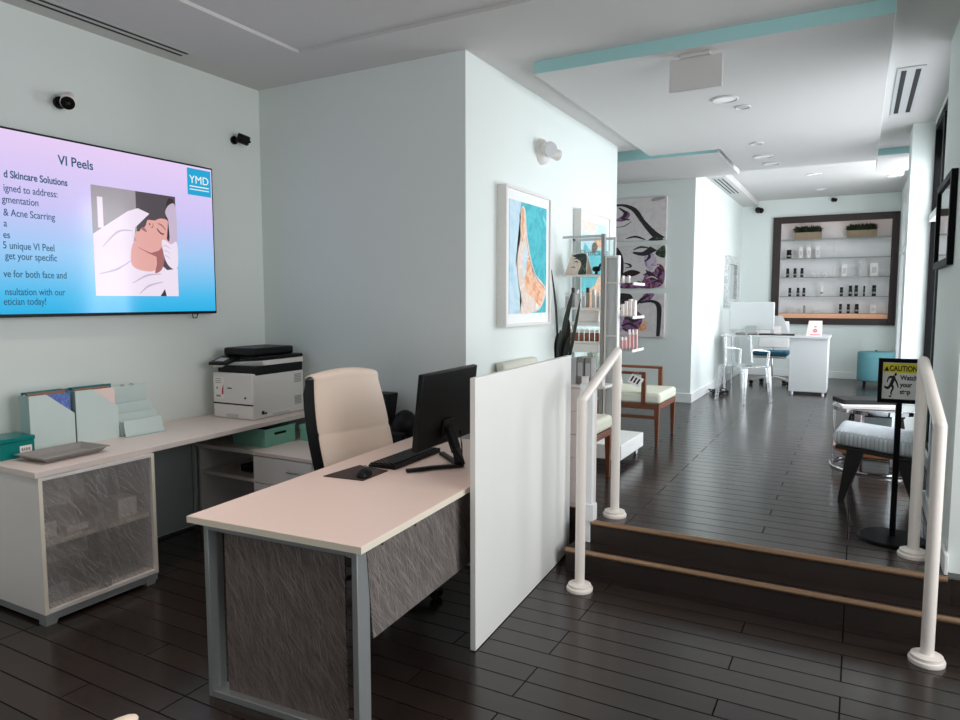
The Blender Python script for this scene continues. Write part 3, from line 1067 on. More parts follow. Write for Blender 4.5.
b = MB()
for z in (0.27, 0.255, 0.243):
    box('print', M['grey'], st, -0.155, -0.10, -D - 0.0022, -D - 0.0017, z, z + 0.004)
box('print', M['grey'], st, -0.15, -0.11, -D - 0.0022, -D - 0.0017, 0.145, 0.16)
box('print', M['grey'], st, -0.148, -0.135, -D - 0.0022, -D - 0.0017, 0.20, 0.215)
b = MB()
b.box(-0.045, -0.005, -D - 0.0016, -D + 0.001, 0.207, 0.215)
b.build('maker_mark', M['ink'], pr)
MB().cyl((0.118, -D - 0.002, 0.15), (0.118, -D + 0.002, 0.15), 0.008, n=14).build('button', M['ink'], pr)
b = MB()
for z in (0.06, 0.22):
    for k in range(6):
        b.box(W - 0.001, W + 0.0012, 0.155, 0.225, z + k * 0.011, z + k * 0.011 + 0.006)
b.build('side_vent', M['grey'], pr)
box('side_grip', M['greylight'], pr, W - 0.002, W + 0.0015, -0.07, 0.10, 0.010, 0.026)
b = MB().box(W, W + 0.0012, -0.175, -0.15, 0.03, 0.055).box(W, W + 0.0012, -0.147, -0.125, 0.03, 0.042)
b.build('badge', M['ink'], pr)

def magazine_file(label, y0, y1, kind):
    t = thing('magazine_file', label, 'magazine file', (-3.87, y0, 0.7655), 0, 'mint magazine files on the counter')
    d, h = y1 - y0 - 0.004, 0.305
    prof = [(0, 0), (d, 0), (d, 0.185), (d * 0.38, h), (0, h)]
    for sx in (-0.05, 0.046):
        MB().prism([(sx, y, z) for y, z in prof], (0.004, 0, 0)).build('side', M['mint'], t)
    box('spine', M['mint_dark'], t, -0.046, 0.046, 0, 0.004, 0, h)
    box('front', M['mint_dark'], t, -0.046, 0.046, d - 0.004, d, 0.004, 0.185)
    box('base', M['mint_dark'], t, -0.046, 0.046, 0.004, d - 0.004, 0, 0.004)
    ly = []
    if kind == 0:
        ly = [(0.026, 0.036, 'bluecard', h - 0.004, d - 0.012), (0.018, 0.024, 'brown', h + 0.012, d - 0.03), (0.004, 0.016, 'teal_dk', h + 0.016, d - 0.01), (-0.02, -0.004, 'paper', h + 0.004, d - 0.02), (-0.04, -0.026, 'teal_dk', h + 0.014, d - 0.02)]
    else:
        ly = [(0.028, 0.038, 'pinkpaper', h - 0.004, d - 0.01), (0.012, 0.022, 'brown', h + 0.008, d - 0.03), (-0.008, 0.006, 'teal_dk', h + 0.016, d - 0.01), (-0.036, -0.020, 'teal_dk', h + 0.014, d - 0.03)]
    for x0, x1, m_, hh, yy in ly:
        f = tag(box('paper_folder' if m_ != 'bluecard' else 'notebook', M[m_], None, t.location.x + x0, t.location.x + x1, y0 + 0.008, y0 + yy, 0.7702, 0.7655 + hh, bevel=0.001),
                '', 'folder')
        nmx = {'bluecard': 'blue patterned notebook', 'brown': 'brown card folder', 'teal_dk': 'teal folder', 'paper': 'white paper folder', 'pinkpaper': 'blush paper folder'}[m_]
        where = 'nearer' if kind == 0 else 'farther'
        side = 'toward the wall' if x0 < -0.015 else ('in the middle' if x0 < 0.015 else 'at its open side')
        f['label'] = '%s in the %s mint magazine file, %s' % (nmx, where, side)
        f['group'] = 'folders in the magazine files'
magazine_file('mint magazine file holding a blue patterned notebook', 2.030, 2.272, 0)
magazine_file('mint magazine file holding blush paper, next to the letter sorter', 2.277, 2.532, 1)

ls = thing('letter_sorter', 'stepped mint letter sorter on the counter', 'letter sorter', (-3.86, 2.672, 0.7655), R(-3))
for k, (x, h) in enumerate(((-0.075, 0.29), (-0.02, 0.19), (0.03, 0.135), (0.08, 0.095))):
    MB().hexa([(x, -0.125, 0.004), (x + 0.005, -0.125, 0.004), (x + 0.005, 0.125, 0.004), (x, 0.125, 0.004)],
              [(x - 0.02, -0.125, h), (x - 0.015, -0.125, h), (x - 0.015, 0.120, h), (x - 0.02, 0.120, h)]).build('divider', M['mint'], ls)
box('base', M['mint_dark'], ls, -0.10, 0.10, -0.125, 0.125, 0, 0.004)
for y in (-0.03, 0.03):
    MB().sphere((-0.093, y, 0.290), 0.012, (0.6, 1.4, 0.6), 12).build('clip', M['steel'], ls, smooth='full')

ty = thing('paper_tray', 'shallow grey flared tray at the near edge of the counter', 'tray', (-3.628, 2.085, 0.7655), R(3))
b = MB()
def ring(hx, hy, z):
    return [(-hx, -hy, z), (hx, -hy, z), (hx, hy, z), (-hx, hy, z)]
lo_i, hi_i = ring(0.082, 0.145, 0.004), ring(0.112, 0.172, 0.030)
vi = [b.bm.verts.new(p) for p in lo_i]
vo = [b.bm.verts.new(p) for p in hi_i]
b.bm.faces.new(vi)
for i in range(4):
    b.bm.faces.new((vi[i], vi[(i + 1) % 4], vo[(i + 1) % 4], vo[i]))
b.build('tray_shell', M['grey'], ty, solid=0.005)
b = MB()
for s in (-1, 1):
    b.box(-0.118, 0.118, s * 0.175 - 0.005, s * 0.175 + 0.005, 0.027, 0.032).box(s * 0.115 - 0.005, s * 0.115 + 0.005, -0.175, 0.175, 0.027, 0.032)
b.build('rim', M['grey'], ty)

tx = thing('gift_box', 'glossy teal box with a white label on the counter end', 'box', (-3.86, 1.918, 0.7655), 0)
box('box_body', M['teal'], tx, -0.09, 0.085, -0.105, 0.105, 0, 0.085, bevel=0.003)
box('lid', M['teal'], tx, -0.093, 0.088, -0.108, 0.108, 0.086, 0.108, bevel=0.003)
lb = box('label_sticker', M['paper'], tx, 0.085, 0.0862, 0.030, 0.090, 0.022, 0.06, bevel=0.0004)
b = MB()
for y, w_ in ((0.038, 0.009), (0.050, 0.006), (0.059, 0.009), (0.071, 0.010)):
    b.box(0.0862, 0.0866, y, y + w_, 0.033, 0.048)
b.build('print', M['grey'], lb)

# ------------------------------------------------------------------ television
tv = thing('television', 'large wall television showing a lilac and blue skincare slide', 'television', (-4.022, 2.490, 1.985))
TW, TH = 0.905, 0.50
box('housing', M['black'], tv, 0.004, 0.055, -TW, TW, -TH, TH, bevel=0.004)
slide = screen_mat('slide_background', [(0.0, srgb(20, 176, 232)), (0.12, srgb(70, 190, 240)), (0.38, srgb(160, 206, 250)), (0.62, srgb(208, 200, 250)), (1.0, srgb(236, 210, 250))], -TH, TH, 0.95)
box('screen', slide, tv, 0.0555, 0.0575, -TW + 0.012, TW - 0.012, -TH + 0.018, TH - 0.012)
box('wall_bracket', M['black_metal'], tv, -0.0165, 0.004, -0.3, 0.3, -0.2, 0.2)
MB().tube([(0.03, 0.72, -TH), (0.03, 0.725, -TH - 0.028), (0.03, 0.755, -TH - 0.028), (0.03, 0.765, -TH)], 0.004, 8).build('cable', M['black'], tv)
INK = lit('slide_ink', srgb(44, 92, 128), 0.85)
def slide_text(s, size, y, z, align='RIGHT', m_=None, sx=1.0, bold=0.0):
    return text('slide_text', s, size, (0.0582, y, z), (R(90), 0, R(90)), m_ or INK, tv, align, sx, bold)
Yc, Zc = 2.50, 1.985
slide_text('VI Peels', 0.074, 2.547 - Yc, 2.336 - Zc, bold=0.0012, sx=0.86)
slide_text('d Skincare Solutions', 0.054, 2.390 - Yc, 2.222 - Zc, bold=0.0012, sx=0.76)
slide_text('igned to address:', 0.054, 2.332 - Yc, 2.150 - Zc, sx=0.76, bold=0.0004)
slide_text('gmentation', 0.054, 2.226 - Yc, 2.090 - Zc, sx=0.76, bold=0.0004)
slide_text('& Acne Scarring', 0.054, 2.310 - Yc, 2.022 - Zc, sx=0.76, bold=0.0004)
slide_text('a', 0.054, 2.058 - Yc, 1.965 - Zc, sx=0.76, bold=0.0004)
slide_text('es', 0.054, 2.070 - Yc, 1.905 - Zc, sx=0.76, bold=0.0004)
slide_text('5 unique VI Peel', 0.054, 2.300 - Yc, 1.850 - Zc + 0.0, sx=0.76, bold=0.0004)
slide_text('get your specific', 0.054, 2.310 - Yc, 1.795 - Zc, sx=0.76, bold=0.0004)
slide_text('ve for both face and', 0.054, 2.360 - Yc, 1.700 - Zc, sx=0.76, bold=0.0004)
slide_text('nsultation with our', 0.054, 2.345 - Yc, 1.605 - Zc, sx=0.76, bold=0.0004)
slide_text('etician today!', 0.054, 2.240 - Yc, 1.553 - Zc, sx=0.76, bold=0.0004)
lg = box('slide_logo', lit('logo_blue', srgb(24, 164, 212), 1.0), tv, 0.0576, 0.0580, 3.195 - Yc, 3.385 - Yc, 2.283 - Zc, 2.459 - Zc)
lw_ = lit('logo_white', (1, 1, 1, 1), 0.9)
text('logo_lettering', 'YMD', 0.074, (0.0584, 3.29 - Yc, 2.362 - Zc), (R(90), 0, R(90)), lw_, lg, 'CENTER', 1.0, 0.0)
b = MB()
b.box(0.0581, 0.0584, 3.212 - Yc, 3.368 - Yc, 2.338 - Zc, 2.345 - Zc).box(0.0581, 0.0584, 3.212 - Yc, 3.368 - Yc, 2.318 - Zc, 2.324 - Zc)
b.build('logo_lines', lw_, lg)
# slide photo: woman lying in a white robe, head wrapped, gloved hand at her cheek
ph = box('slide_photo', lit('photo_grey', srgb(92, 84, 92), 0.75), tv, 0.0576, 0.0580, 2.525 - Yc, 3.095 - Yc, 1.604 - Zc, 2.252 - Zc)
B = Board(ph, (0.0580, 2.525 - Yc, 1.604 - Zc), (0, 0.570, 0), (0, 0, 0.648), (1, 0, 0))
k1 = lit('photo_pale_wall', srgb(176, 168, 176), 0.8)
k2 = lit('photo_white', srgb(246, 232, 250), 0.92)
k3 = lit('photo_skin', srgb(232, 172, 166), 0.95)
k4 = lit('photo_skin_shade', srgb(176, 112, 112), 0.85)
k5 = lit('photo_fold', srgb(214, 196, 222), 0.85)
k6 = lit('photo_dark', srgb(70, 50, 60), 0.7)
B.shape('photo_backdrop', [(0, 0), (0.5, 0), (0.5, 1), (0, 1)], k1, 0.0002, False)
B.shape('photo_lamp_glow', [(0.06, 0.62), (0.12, 0.62), (0.12, 0.9), (0.06, 0.9)], k2, 0.0004, False)
B.shape('photo_robe', [(0, 0), (1, 0), (1, 0.28), (0.86, 0.26), (0.80, 0.30), (0.62, 0.28), (0.42, 0.34), (0.44, 0.62), (0.66, 0.80), (0.52, 0.84), (0.40, 0.80), (0.2, 0.68), (0.0, 0.56)], k2, 0.0006, False)
B.shape('photo_neck', [(0.42, 0.30), (0.60, 0.24), (0.74, 0.28), (0.82, 0.48), (0.66, 0.52), (0.46, 0.52)], k3, 0.0008)
B.shape('photo_face', [(0.47, 0.555), (0.485, 0.612), (0.53, 0.622), (0.55, 0.652), (0.572, 0.662), (0.596, 0.668), (0.612, 0.69), (0.632, 0.735), (0.668, 0.738), (0.70, 0.712), (0.735, 0.745), (0.82, 0.768), (0.92, 0.74), (0.95, 0.64), (0.90, 0.52), (0.82, 0.42), (0.68, 0.44), (0.55, 0.50)], k3, 0.0010)
B.shape('photo_jaw_shade', [(0.50, 0.47), (0.70, 0.42), (0.84, 0.50), (0.80, 0.28), (0.70, 0.23), (0.76, 0.36), (0.62, 0.42)], k4, 0.0012)
B.shape('photo_lips', [(0.548, 0.650), (0.575, 0.664), (0.602, 0.650), (0.618, 0.622), (0.585, 0.628)], k4, 0.0014)
B.shape('photo_nostril', [(0.645, 0.705), (0.665, 0.712), (0.668, 0.692), (0.652, 0.688)], k4, 0.0014)
B.stroke('photo_nose_line', [(0.70, 0.712), (0.695, 0.675), (0.67, 0.668)], [0.006, 0.012, 0.006], k4, 0.0014)
B.stroke('photo_eye', [(0.745, 0.665), (0.775, 0.635), (0.81, 0.615), (0.835, 0.62)], [0.01, 0.014, 0.014, 0.01], k6, 0.0016)
B.stroke('photo_brow', [(0.76, 0.715), (0.81, 0.70), (0.86, 0.655)], [0.008, 0.016, 0.008], k4, 0.0016)
B.shape('photo_hairline', [(0.90, 0.96), (0.97, 0.96), (1.0, 0.80), (0.94, 0.66), (0.92, 0.55), (0.87, 0.58), (0.92, 0.70), (0.86, 0.80)], k6, 0.0013)
B.shape('photo_head_wrap', [(0.86, 0.83), (0.93, 0.92), (1.0, 0.88), (1.0, 0.45), (0.93, 0.44), (0.90, 0.55), (0.93, 0.70)], k5, 0.0018)
B.shape('photo_glove', [(0.80, 0.53), (0.84, 0.56), (0.92, 0.52), (1.0, 0.54), (1.0, 0.30), (0.92, 0.28), (0.84, 0.36)], k2, 0.0020)
for i in range(3):
    B.stroke('photo_finger_line', [(0.815, 0.50 - 0.05 * i), (0.86, 0.50 - 0.05 * i), (0.91, 0.475 - 0.05 * i)], [0.004, 0.008, 0.004], k5, 0.0022)
for pts in ([(0.05, 0.2), (0.25, 0.25), (0.42, 0.34)], [(0.42, 0.12), (0.6, 0.2), (0.78, 0.22)], [(0.5, 0.02), (0.62, 0.1), (0.8, 0.14)], [(0.1, 0.45), (0.28, 0.6), (0.45, 0.62)]):
    B.stroke('photo_fold_line', pts, [0.006, 0.02, 0.006], k5, 0.0011)
B.shape('photo_dark_corner', [(0.76, 0.0), (0.84, 0.0), (0.82, 0.07)], k6, 0.0012, False)

# ------------------------------------------------------------------ ceiling and wall fittings
def camera_unit(label, loc, rz, s=1.0, pale=False):
    t = thing('security_camera', label, 'security camera', loc, rz, 'security cameras')
    # faces +X in its own space, wall at x = 0
    MB().cyl((0, 0, 0), (0.018 * s, 0, 0), 0.034 * s).build('mount', M['black'], t, smooth=True)
    MB().tube([(0.018 * s, 0, 0), (0.05 * s, 0.0, -0.004 * s), (0.075 * s, 0.012 * s, 0.01 * s)], 0.013 * s).build('arm', M['black'], t, smooth=True)
    d = Vector((0.62, -0.45, -0.40)).normalized() if pale else Vector((0.55, 0.70, -0.28)).normalized()
    p = Vector((0.075, 0.012, 0.01)) * s
    MB().cyl(p - d * 0.03 * s, p + d * 0.07 * s, 0.040 * s, n=24).build('housing', M['paper'] if pale else M['black'], t, bevel=0.008 * s, smooth=True)
    MB().cyl(p + d * 0.0705 * s, p + d * 0.074 * s, 0.036 * s, n=24).build('face_plate', M['black_gloss'], t, smooth=True)
    MB().sphere(p + d * 0.075 * s, 0.012 * s, n=12).build('lens', M['black_gloss'], t, smooth='full')
    return t
camera_unit('white rimmed security camera above the television', (-4.04, 2.40, 2.695), 0, 1.0, True)
camera_unit('black security camera near the room corner above the television', (-4.04, 3.655, 2.735), 0, 0.85)
camera_unit('small black security camera at the left of the display wall', (-1.60, 13.02, 3.115), -PI / 2, 1.15)
camera_unit('tiny black security camera above the lit display', (-0.444, 13.02, 3.22), -PI / 2, 0.75)

dfz = ZC - 0.003
df = thing('slot_diffuser', 'long black twin slot air diffuser above the television', 'air vent', (-3.87, 1.5, ZC))
box('frame', M['ceiling'], df, -0.06, 0.07, -1.7, 1.64, -0.003, -0.0005)
for x in (-0.024, 0.034):
    box('slot', M['ink'], df, x - 0.011, x + 0.011, -1.69, 1.62, -0.0045, -0.003)

def vent(label, x0, x1, y0, y1, z, slots, along):
    t = thing('air_vent', label, 'air vent', ((x0 + x1) / 2, (y0 + y1) / 2, z), 0, 'ceiling air vents')
    w, d = (x1 - x0) / 2, (y1 - y0) / 2
    box('frame', M['greylight'], t, -w, w, -d, d, -0.008, -0.0005, bevel=0.003)
    for k in range(slots):
        c = -w + 2 * w * (k + 0.5) / slots
        hw = w / slots * 0.38
        box('slot', M['ink'], t, c - hw, c + hw, -d + 0.06, d - 0.06, -0.0095, -0.008)
vent('ceiling vent with two black slots beside the gallery windows', 0.165, 0.335, 5.62, 6.98, ZC, 2, 'Y')
vent('ceiling vent with black slots along the far left wall', -1.80, -1.645, 9.75, 11.3, 3.20, 3, 'Y')

ex = thing('hanging_sign', 'blank back of a small sign hanging below the ceiling cloud', 'sign', (-0.928, 4.44, 3.07))
box('sign_panel', M['ceiling'], ex, -0.157, 0.157, -0.012, 0.012, -0.214, -0.022, bevel=0.004)
box('mount', M['ceiling'], ex, -0.09, 0.085, -0.03, 0.03, -0.022, -0.0005, bevel=0.003)

def downlight(label, x, y, z, r, nm='recessed_light', cat='ceiling light', glow=True):
    t = thing(nm, label, cat, (x, y, z), 0, 'ceiling discs')
    MB().lathe([(r, -0.0005), (r, -0.006), (r * 0.86, -0.012), (r * 0.80, -0.006), (r * 0.80, -0.0005)], n=32).build('trim_ring', M['ceiling'], t, smooth=True)
    MB().lathe([(r * 0.79, -0.0008), (r * 0.79, -0.004), (0.001, -0.006)], n=32).build('diffuser', M['led_white'] if glow else M['greylight'], t, smooth=True)
downlight('large round recessed light behind the hanging sign', -0.937, 5.52, 3.07, 0.10)
downlight('small round sensor behind the large recessed light', -0.85, 5.80, 3.07, 0.06, 'smoke_sensor', 'sensor', False)
downlight('small round detector midway along the ceiling cloud', -0.915, 7.19, 3.07, 0.06, 'smoke_sensor', 'sensor', False)
downlight('recessed light on the ceiling cloud, nearer of the far pair', -0.937, 7.86, 3.07, 0.10)
downlight('recessed light on the ceiling cloud, last before its far edge', -0.90, 8.30, 3.07, 0.095)
downlight('recessed light in the far room, nearer of two in line', -0.608, 10.62, ZF, 0.10)
downlight('recessed light in the far room, closest to the lit display', -0.585, 12.09, ZF, 0.09)
downlight('recessed light in the far room near the right wall', 0.35, 11.26, ZF, 0.08)

em = thing('emergency_light', 'twin head emergency light high on the corridor wall', 'emergency light', (-2.24, 5.10, 2.735))
MB().lathe([(0.001, 0.0), (0.10, 0.0), (0.095, 0.03), (0.07, 0.055), (0.001, 0.062)], axis='X', n=28).build('base_dome', M['frame_white'], em, smooth=True)
hd = MB().cyl((0.05, -0.03, 0.012), (0.115, -0.075, -0.005), 0.052, 0.062, n=24).build('lamp_head', M['frame_white'], em, bevel=0.006)
MB().cyl((0.1155, -0.0755, -0.005), (0.119, -0.078, -0.006), 0.054, n=24).build('lens', M['greylight'], hd)
hd = MB().cyl((0.05, 0.06, 0.0), (0.10, 0.125, -0.012), 0.034, 0.044, n=20).build('lamp_head', M['frame_white'], em, bevel=0.005)
MB().cyl((0.1005, 0.1257, -0.012), (0.103, 0.129, -0.0125), 0.038, n=20).build('lens', M['greylight'], hd)

# ------------------------------------------------------------------ framed art on the corridor wall
TEALP = blotchy('teal_wash', [srgb(20, 150, 165), srgb(70, 190, 200), srgb(30, 165, 178), srgb(110, 205, 210)], 3.5)
PALEB = blotchy('pale_blue_wash', [srgb(150, 200, 220), srgb(200, 222, 232), srgb(170, 210, 225)], 4)
ORNG = blotchy('orange_wash', [srgb(236, 160, 110), srgb(240, 200, 170), srgb(224, 140, 84), srgb(244, 220, 200)], 9)
CREAMP = blotchy('cream_wash', [srgb(240, 226, 214), srgb(222, 200, 186), srgb(246, 238, 230)], 8)
GREYP = mat('grey_brush_line', srgb(150, 150, 140), 0.7)
def framed(label, y0, y1, z0, z1, kind):
    t = thing('framed_painting', label, 'painting', (-2.24, (y0 + y1) / 2, (z0 + z1) / 2), 0, 'framed abstract paintings')
    w, h = (y1 - y0) / 2, (z1 - z0) / 2
    f = 0.020
    b = MB()
    b.box(0.001, 0.075, -w, -w + f, -h, h).box(0.001, 0.075, w - f, w, -h, h)
    b.box(0.001, 0.075, -w + f, w - f, -h, -h + f).box(0.001, 0.075, -w + f, w - f, h - f, h)
    b.build('frame', M['frame_white'], t, bevel=0.002)
    box('mat_board', M['mat_board'], t, 0.004, 0.060, -w + f, w - f, -h + f, h - f)
    aw, ah = w - 0.072, h - 0.092
    p = box('canvas', TEALP if kind == 0 else PALEB, t, 0.0602, 0.0622, -aw, aw, -ah, ah)
    B = Board(p, (0.0622, -aw, -ah), (0, 2 * aw, 0), (0, 0, 2 * ah), (1, 0, 0))
    if kind == 0:
        B.shape('paint_pale_side', [(0, 0), (0.34, 0), (0.30, 0.25), (0.16, 0.45), (0.22, 0.70), (0.30, 1.0), (0, 1.0)], PALEB, 0.0004, False)
        B.shape('paint_figure', [(0.28, 0.0), (0.75, 0.02), (0.92, 0.10), (1.0, 0.22), (0.86, 0.30), (0.70, 0.36), (0.58, 0.48), (0.50, 0.62), (0.44, 0.76), (0.40, 0.94), (0.30, 0.95), (0.28, 0.80), (0.26, 0.62), (0.18, 0.45), (0.26, 0.25), (0.32, 0.12)], CREAMP, 0.0006)
        B.shape('paint_orange', [(0.42, 0.22), (0.62, 0.14), (0.84, 0.07), (0.95, 0.24), (0.80, 0.30), (0.62, 0.36), (0.52, 0.52), (0.42, 0.42)], ORNG, 0.0008)
        B.shape('paint_orange', [(0.30, 0.66), (0.37, 0.70), (0.36, 0.94), (0.30, 0.90)], ORNG, 0.0008)
        B.shape('paint_blue_glint', [(0.34, 0.34), (0.42, 0.36), (0.44, 0.56), (0.36, 0.60)], PALEB, 0.0010)
        B.stroke('paint_line', [(0.24, 0.90), (0.28, 0.70), (0.20, 0.50), (0.24, 0.25), (0.36, 0.06)], [0.01, 0.018, 0.016, 0.02, 0.008], GREYP, 0.0012)
        B.stroke('paint_line', [(0.42, 0.72), (0.52, 0.50), (0.70, 0.34), (0.98, 0.22)], [0.006, 0.014, 0.012, 0.006], GREYP, 0.0012)
    else:
        B.shape('paint_teal_field', [(0.05, 0.12), (0.98, 0.10), (0.98, 0.66), (0.7, 0.70), (0.3, 0.68), (0.05, 0.72)], TEALP, 0.0004)
        B.shape('paint_head', [(0.38, 0.70), (0.62, 0.70), (0.80, 0.80), (0.72, 0.88), (0.52, 0.86)], ORNG, 0.0006)
        B.shape('paint_hair', [(0.36, 0.66), (0.50, 0.67), (0.60, 0.74), (0.48, 0.78), (0.36, 0.74)], mat('umber_paint', srgb(70, 50, 40), 0.7), 0.0008)
        B.shape('paint_figure', [(0.1, 0.0), (0.95, 0.0), (0.9, 0.30), (0.72, 0.42), (0.5, 0.30), (0.3, 0.24), (0.12, 0.16)], ORNG, 0.0008)
        B.shape('paint_cloud', [(0.0, 0.88), (0.4, 0.86), (0.6, 0.95), (0.4, 1.0), (0.0, 1.0)], CREAMP, 0.0006, False)
    return t
framed('framed teal and orange abstract painting nearest the desk on the corridor wall', 4.345, 5.150, 1.388, 2.380, 0)
framed('framed pale blue abstract painting behind the display stand', 5.82, 6.645, 1.39, 2.380, 1)

# three canvas panels: abstract face in black and plum (a generic composition)
INKB = blotchy('black_brush', [(0.006, 0.006, 0.008, 1), (0.03, 0.02, 0.028, 1), (0.008, 0.008, 0.010, 1)], 12)
PLUM = blotchy('plum_splash', [srgb(70, 24, 44), srgb(150, 110, 160), srgb(110, 40, 44), srgb(40, 20, 30)], 9)
GREENS = blotchy('green_splash', [srgb(50, 70, 56), srgb(26, 36, 34), srgb(110, 130, 100)], 10)
LILAC = blotchy('lilac_wash', [srgb(170, 140, 180), srgb(210, 196, 210), srgb(140, 108, 160)], 9)
CANV = blotchy('stone_canvas', [srgb(206, 198, 196), srgb(222, 216, 214), srgb(212, 202, 204)], 6)
def canvas(label, z0, z1, draw):
    t = thing('canvas_panel', label, 'canvas', (-2.62, 9.02, (z0 + z1) / 2), 0, 'stacked canvas panels')
    h = (z1 - z0) / 2
    p = box('canvas', CANV, t, -0.52, 0.425, -0.045, -0.001, -h, h, bevel=0.002)
    B = Board(t, (-0.52, -0.0455, -h), (0.945, 0, 0), (0, 0, 2 * h), (0, -1, 0))
    draw(B)
def draw1(B):
    B.stroke('brush_curve', [(0.05, 0.55), (0.18, 0.78), (0.36, 0.86), (0.55, 0.74), (0.68, 0.45), (0.82, 0.18), (0.93, 0.02)], [0.02, 0.04, 0.05, 0.08, 0.07, 0.10, 0.14], INKB, 0.0008)
    B.shape('brush_patch', [(0.28, 0.50), (0.42, 0.48), (0.50, 0.62), (0.44, 0.72), (0.38, 0.60)], PLUM, 0.0006)
    B.stroke('brush_curve', [(0.45, 0.06), (0.58, 0.10), (0.72, 0.02)], [0.02, 0.05, 0.02], INKB, 0.0008)
    B.stroke('brush_curve', [(0.30, 0.34), (0.42, 0.36), (0.52, 0.46)], [0.01, 0.02, 0.01], INKB, 0.0008)
    B.shape('brush_patch', [(0.76, 0.0), (0.88, 0.10), (0.96, 0.0)], GREENS, 0.0010)
def draw2(B):
    B.shape('brush_patch', [(0.30, 0.10), (0.40, 0.20), (0.42, 0.60), (0.38, 0.85), (0.30, 0.92)], INKB, 0.0006)
    B.stroke('brush_brow', [(0.55, 0.84), (0.70, 0.80), (0.84, 0.92)], [0.04, 0.10, 0.14], INKB, 0.0010)
    B.stroke('brush_eye', [(0.56, 0.90), (0.66, 0.96), (0.80, 0.92)], [0.02, 0.05, 0.02], GREENS, 0.0008)
    B.shape('brush_mouth', [(0.40, 0.34), (0.50, 0.42), (0.58, 0.42), (0.66, 0.36), (0.56, 0.28), (0.44, 0.28)], mat('dark_mouth', srgb(46, 20, 26), 0.6), 0.0008)
    B.stroke('brush_line', [(0.42, 0.60), (0.50, 0.56), (0.52, 0.50), (0.44, 0.48)], [0.01, 0.04, 0.03, 0.01], INKB, 0.0008)
    B.shape('brush_patch', [(0.72, 0.80), (0.84, 0.78), (0.88, 0.55), (0.80, 0.40), (0.72, 0.55)], LILAC, 0.0005)
    B.shape('brush_patch', [(0.66, 0.0), (0.95, 0.04), (0.99, 0.42), (0.90, 0.56), (0.84, 0.36), (0.76, 0.40), (0.70, 0.20)], PLUM, 0.0007)
    B.shape('brush_patch', [(0.86, 0.80), (0.98, 0.98), (0.99, 0.70)], GREENS, 0.0009)
    B.stroke('brush_line', [(0.74, 0.42), (0.84, 0.20), (0.96, 0.34)], [0.02, 0.04, 0.02], INKB, 0.0011)
    B.shape('brush_patch', [(0.38, 0.0), (0.66, 0.0), (0.60, 0.10), (0.42, 0.12)], PLUM, 0.0007)
    for pts in ([(0.70, 0.30), (0.78, 0.34), (0.84, 0.28), (0.80, 0.18)], [(0.88, 0.50), (0.94, 0.40), (0.90, 0.28)], [(0.72, 0.62), (0.78, 0.72), (0.76, 0.86)], [(0.82, 0.10), (0.90, 0.16), (0.97, 0.10)], [(0.62, 0.16), (0.70, 0.10), (0.72, 0.02)]):
        B.stroke('brush_line', pts, [0.02] + [0.045] * (len(pts) - 2) + [0.015], INKB, 0.0012)
    for pts in ([(0.78, 0.52), (0.86, 0.48), (0.92, 0.54)], [(0.74, 0.22), (0.82, 0.26), (0.90, 0.20)]):
        B.stroke('brush_line', pts, [0.01, 0.03, 0.01], CREAMP, 0.0013)
def draw3(B):
    B.shape('brush_patch', [(0.30, 0.98), (0.52, 0.98), (0.56, 0.80), (0.44, 0.72), (0.30, 0.80)], INKB, 0.0006)
    B.shape('brush_patch', [(0.72, 0.98), (0.86, 0.98), (0.78, 0.82), (0.68, 0.80)], PLUM, 0.0007)
    B.stroke('brush_curve', [(0.66, 0.78), (0.82, 0.82), (0.92, 0.72), (0.93, 0.40), (0.92, 0.02)], [0.03, 0.06, 0.07, 0.06, 0.05], INKB, 0.0009)
    B.shape('brush_patch', [(0.42, 0.18), (0.55, 0.10), (0.66, 0.22), (0.70, 0.46), (0.60, 0.60), (0.46, 0.48)], PLUM, 0.0007)
    B.shape('brush_patch', [(0.30, 0.10), (0.44, 0.14), (0.46, 0.36), (0.34, 0.44)], LILAC, 0.0006)
    B.shape('brush_patch', [(0.60, 0.14), (0.74, 0.16), (0.76, 0.34), (0.66, 0.34)], ORNG, 0.0005)
k = 9.02 / 8.4
def draw1b(B):
    draw1(B)
    B.stroke('brush_curve', [(0.34, 0.80), (0.44, 0.66), (0.40, 0.54), (0.50, 0.50)], [0.02, 0.06, 0.05, 0.02], INKB, 0.0009)
    B.stroke('brush_curve', [(0.60, 0.58), (0.70, 0.38), (0.84, 0.24)], [0.02, 0.03, 0.02], GREENS, 0.0011)
    B.shape('brush_patch', [(0.80, 0.90), (0.96, 0.94), (0.97, 0.99), (0.82, 0.98)], mat('taupe_scuff', srgb(170, 158, 154), 0.7), 0.0006)
def draw3b(B):
    draw3(B)
    for pts in ([(0.46, 0.46), (0.58, 0.36), (0.66, 0.42)], [(0.40, 0.24), (0.52, 0.30), (0.62, 0.20)], [(0.60, 0.72), (0.70, 0.88), (0.80, 0.96)], [(0.36, 0.62), (0.48, 0.70), (0.60, 0.62)]):
        B.stroke('brush_line', pts, [0.02, 0.06, 0.02], INKB, 0.0012)
canvas('top canvas of the stacked black and plum abstract face', 2.345, 2.895, draw1b)
canvas('middle canvas of the stacked abstract face, with the dark mouth', 1.735, 2.285, draw2)
canvas('bottom canvas of the stacked abstract face, with a long black stroke', 1.095, 1.665, draw3b)

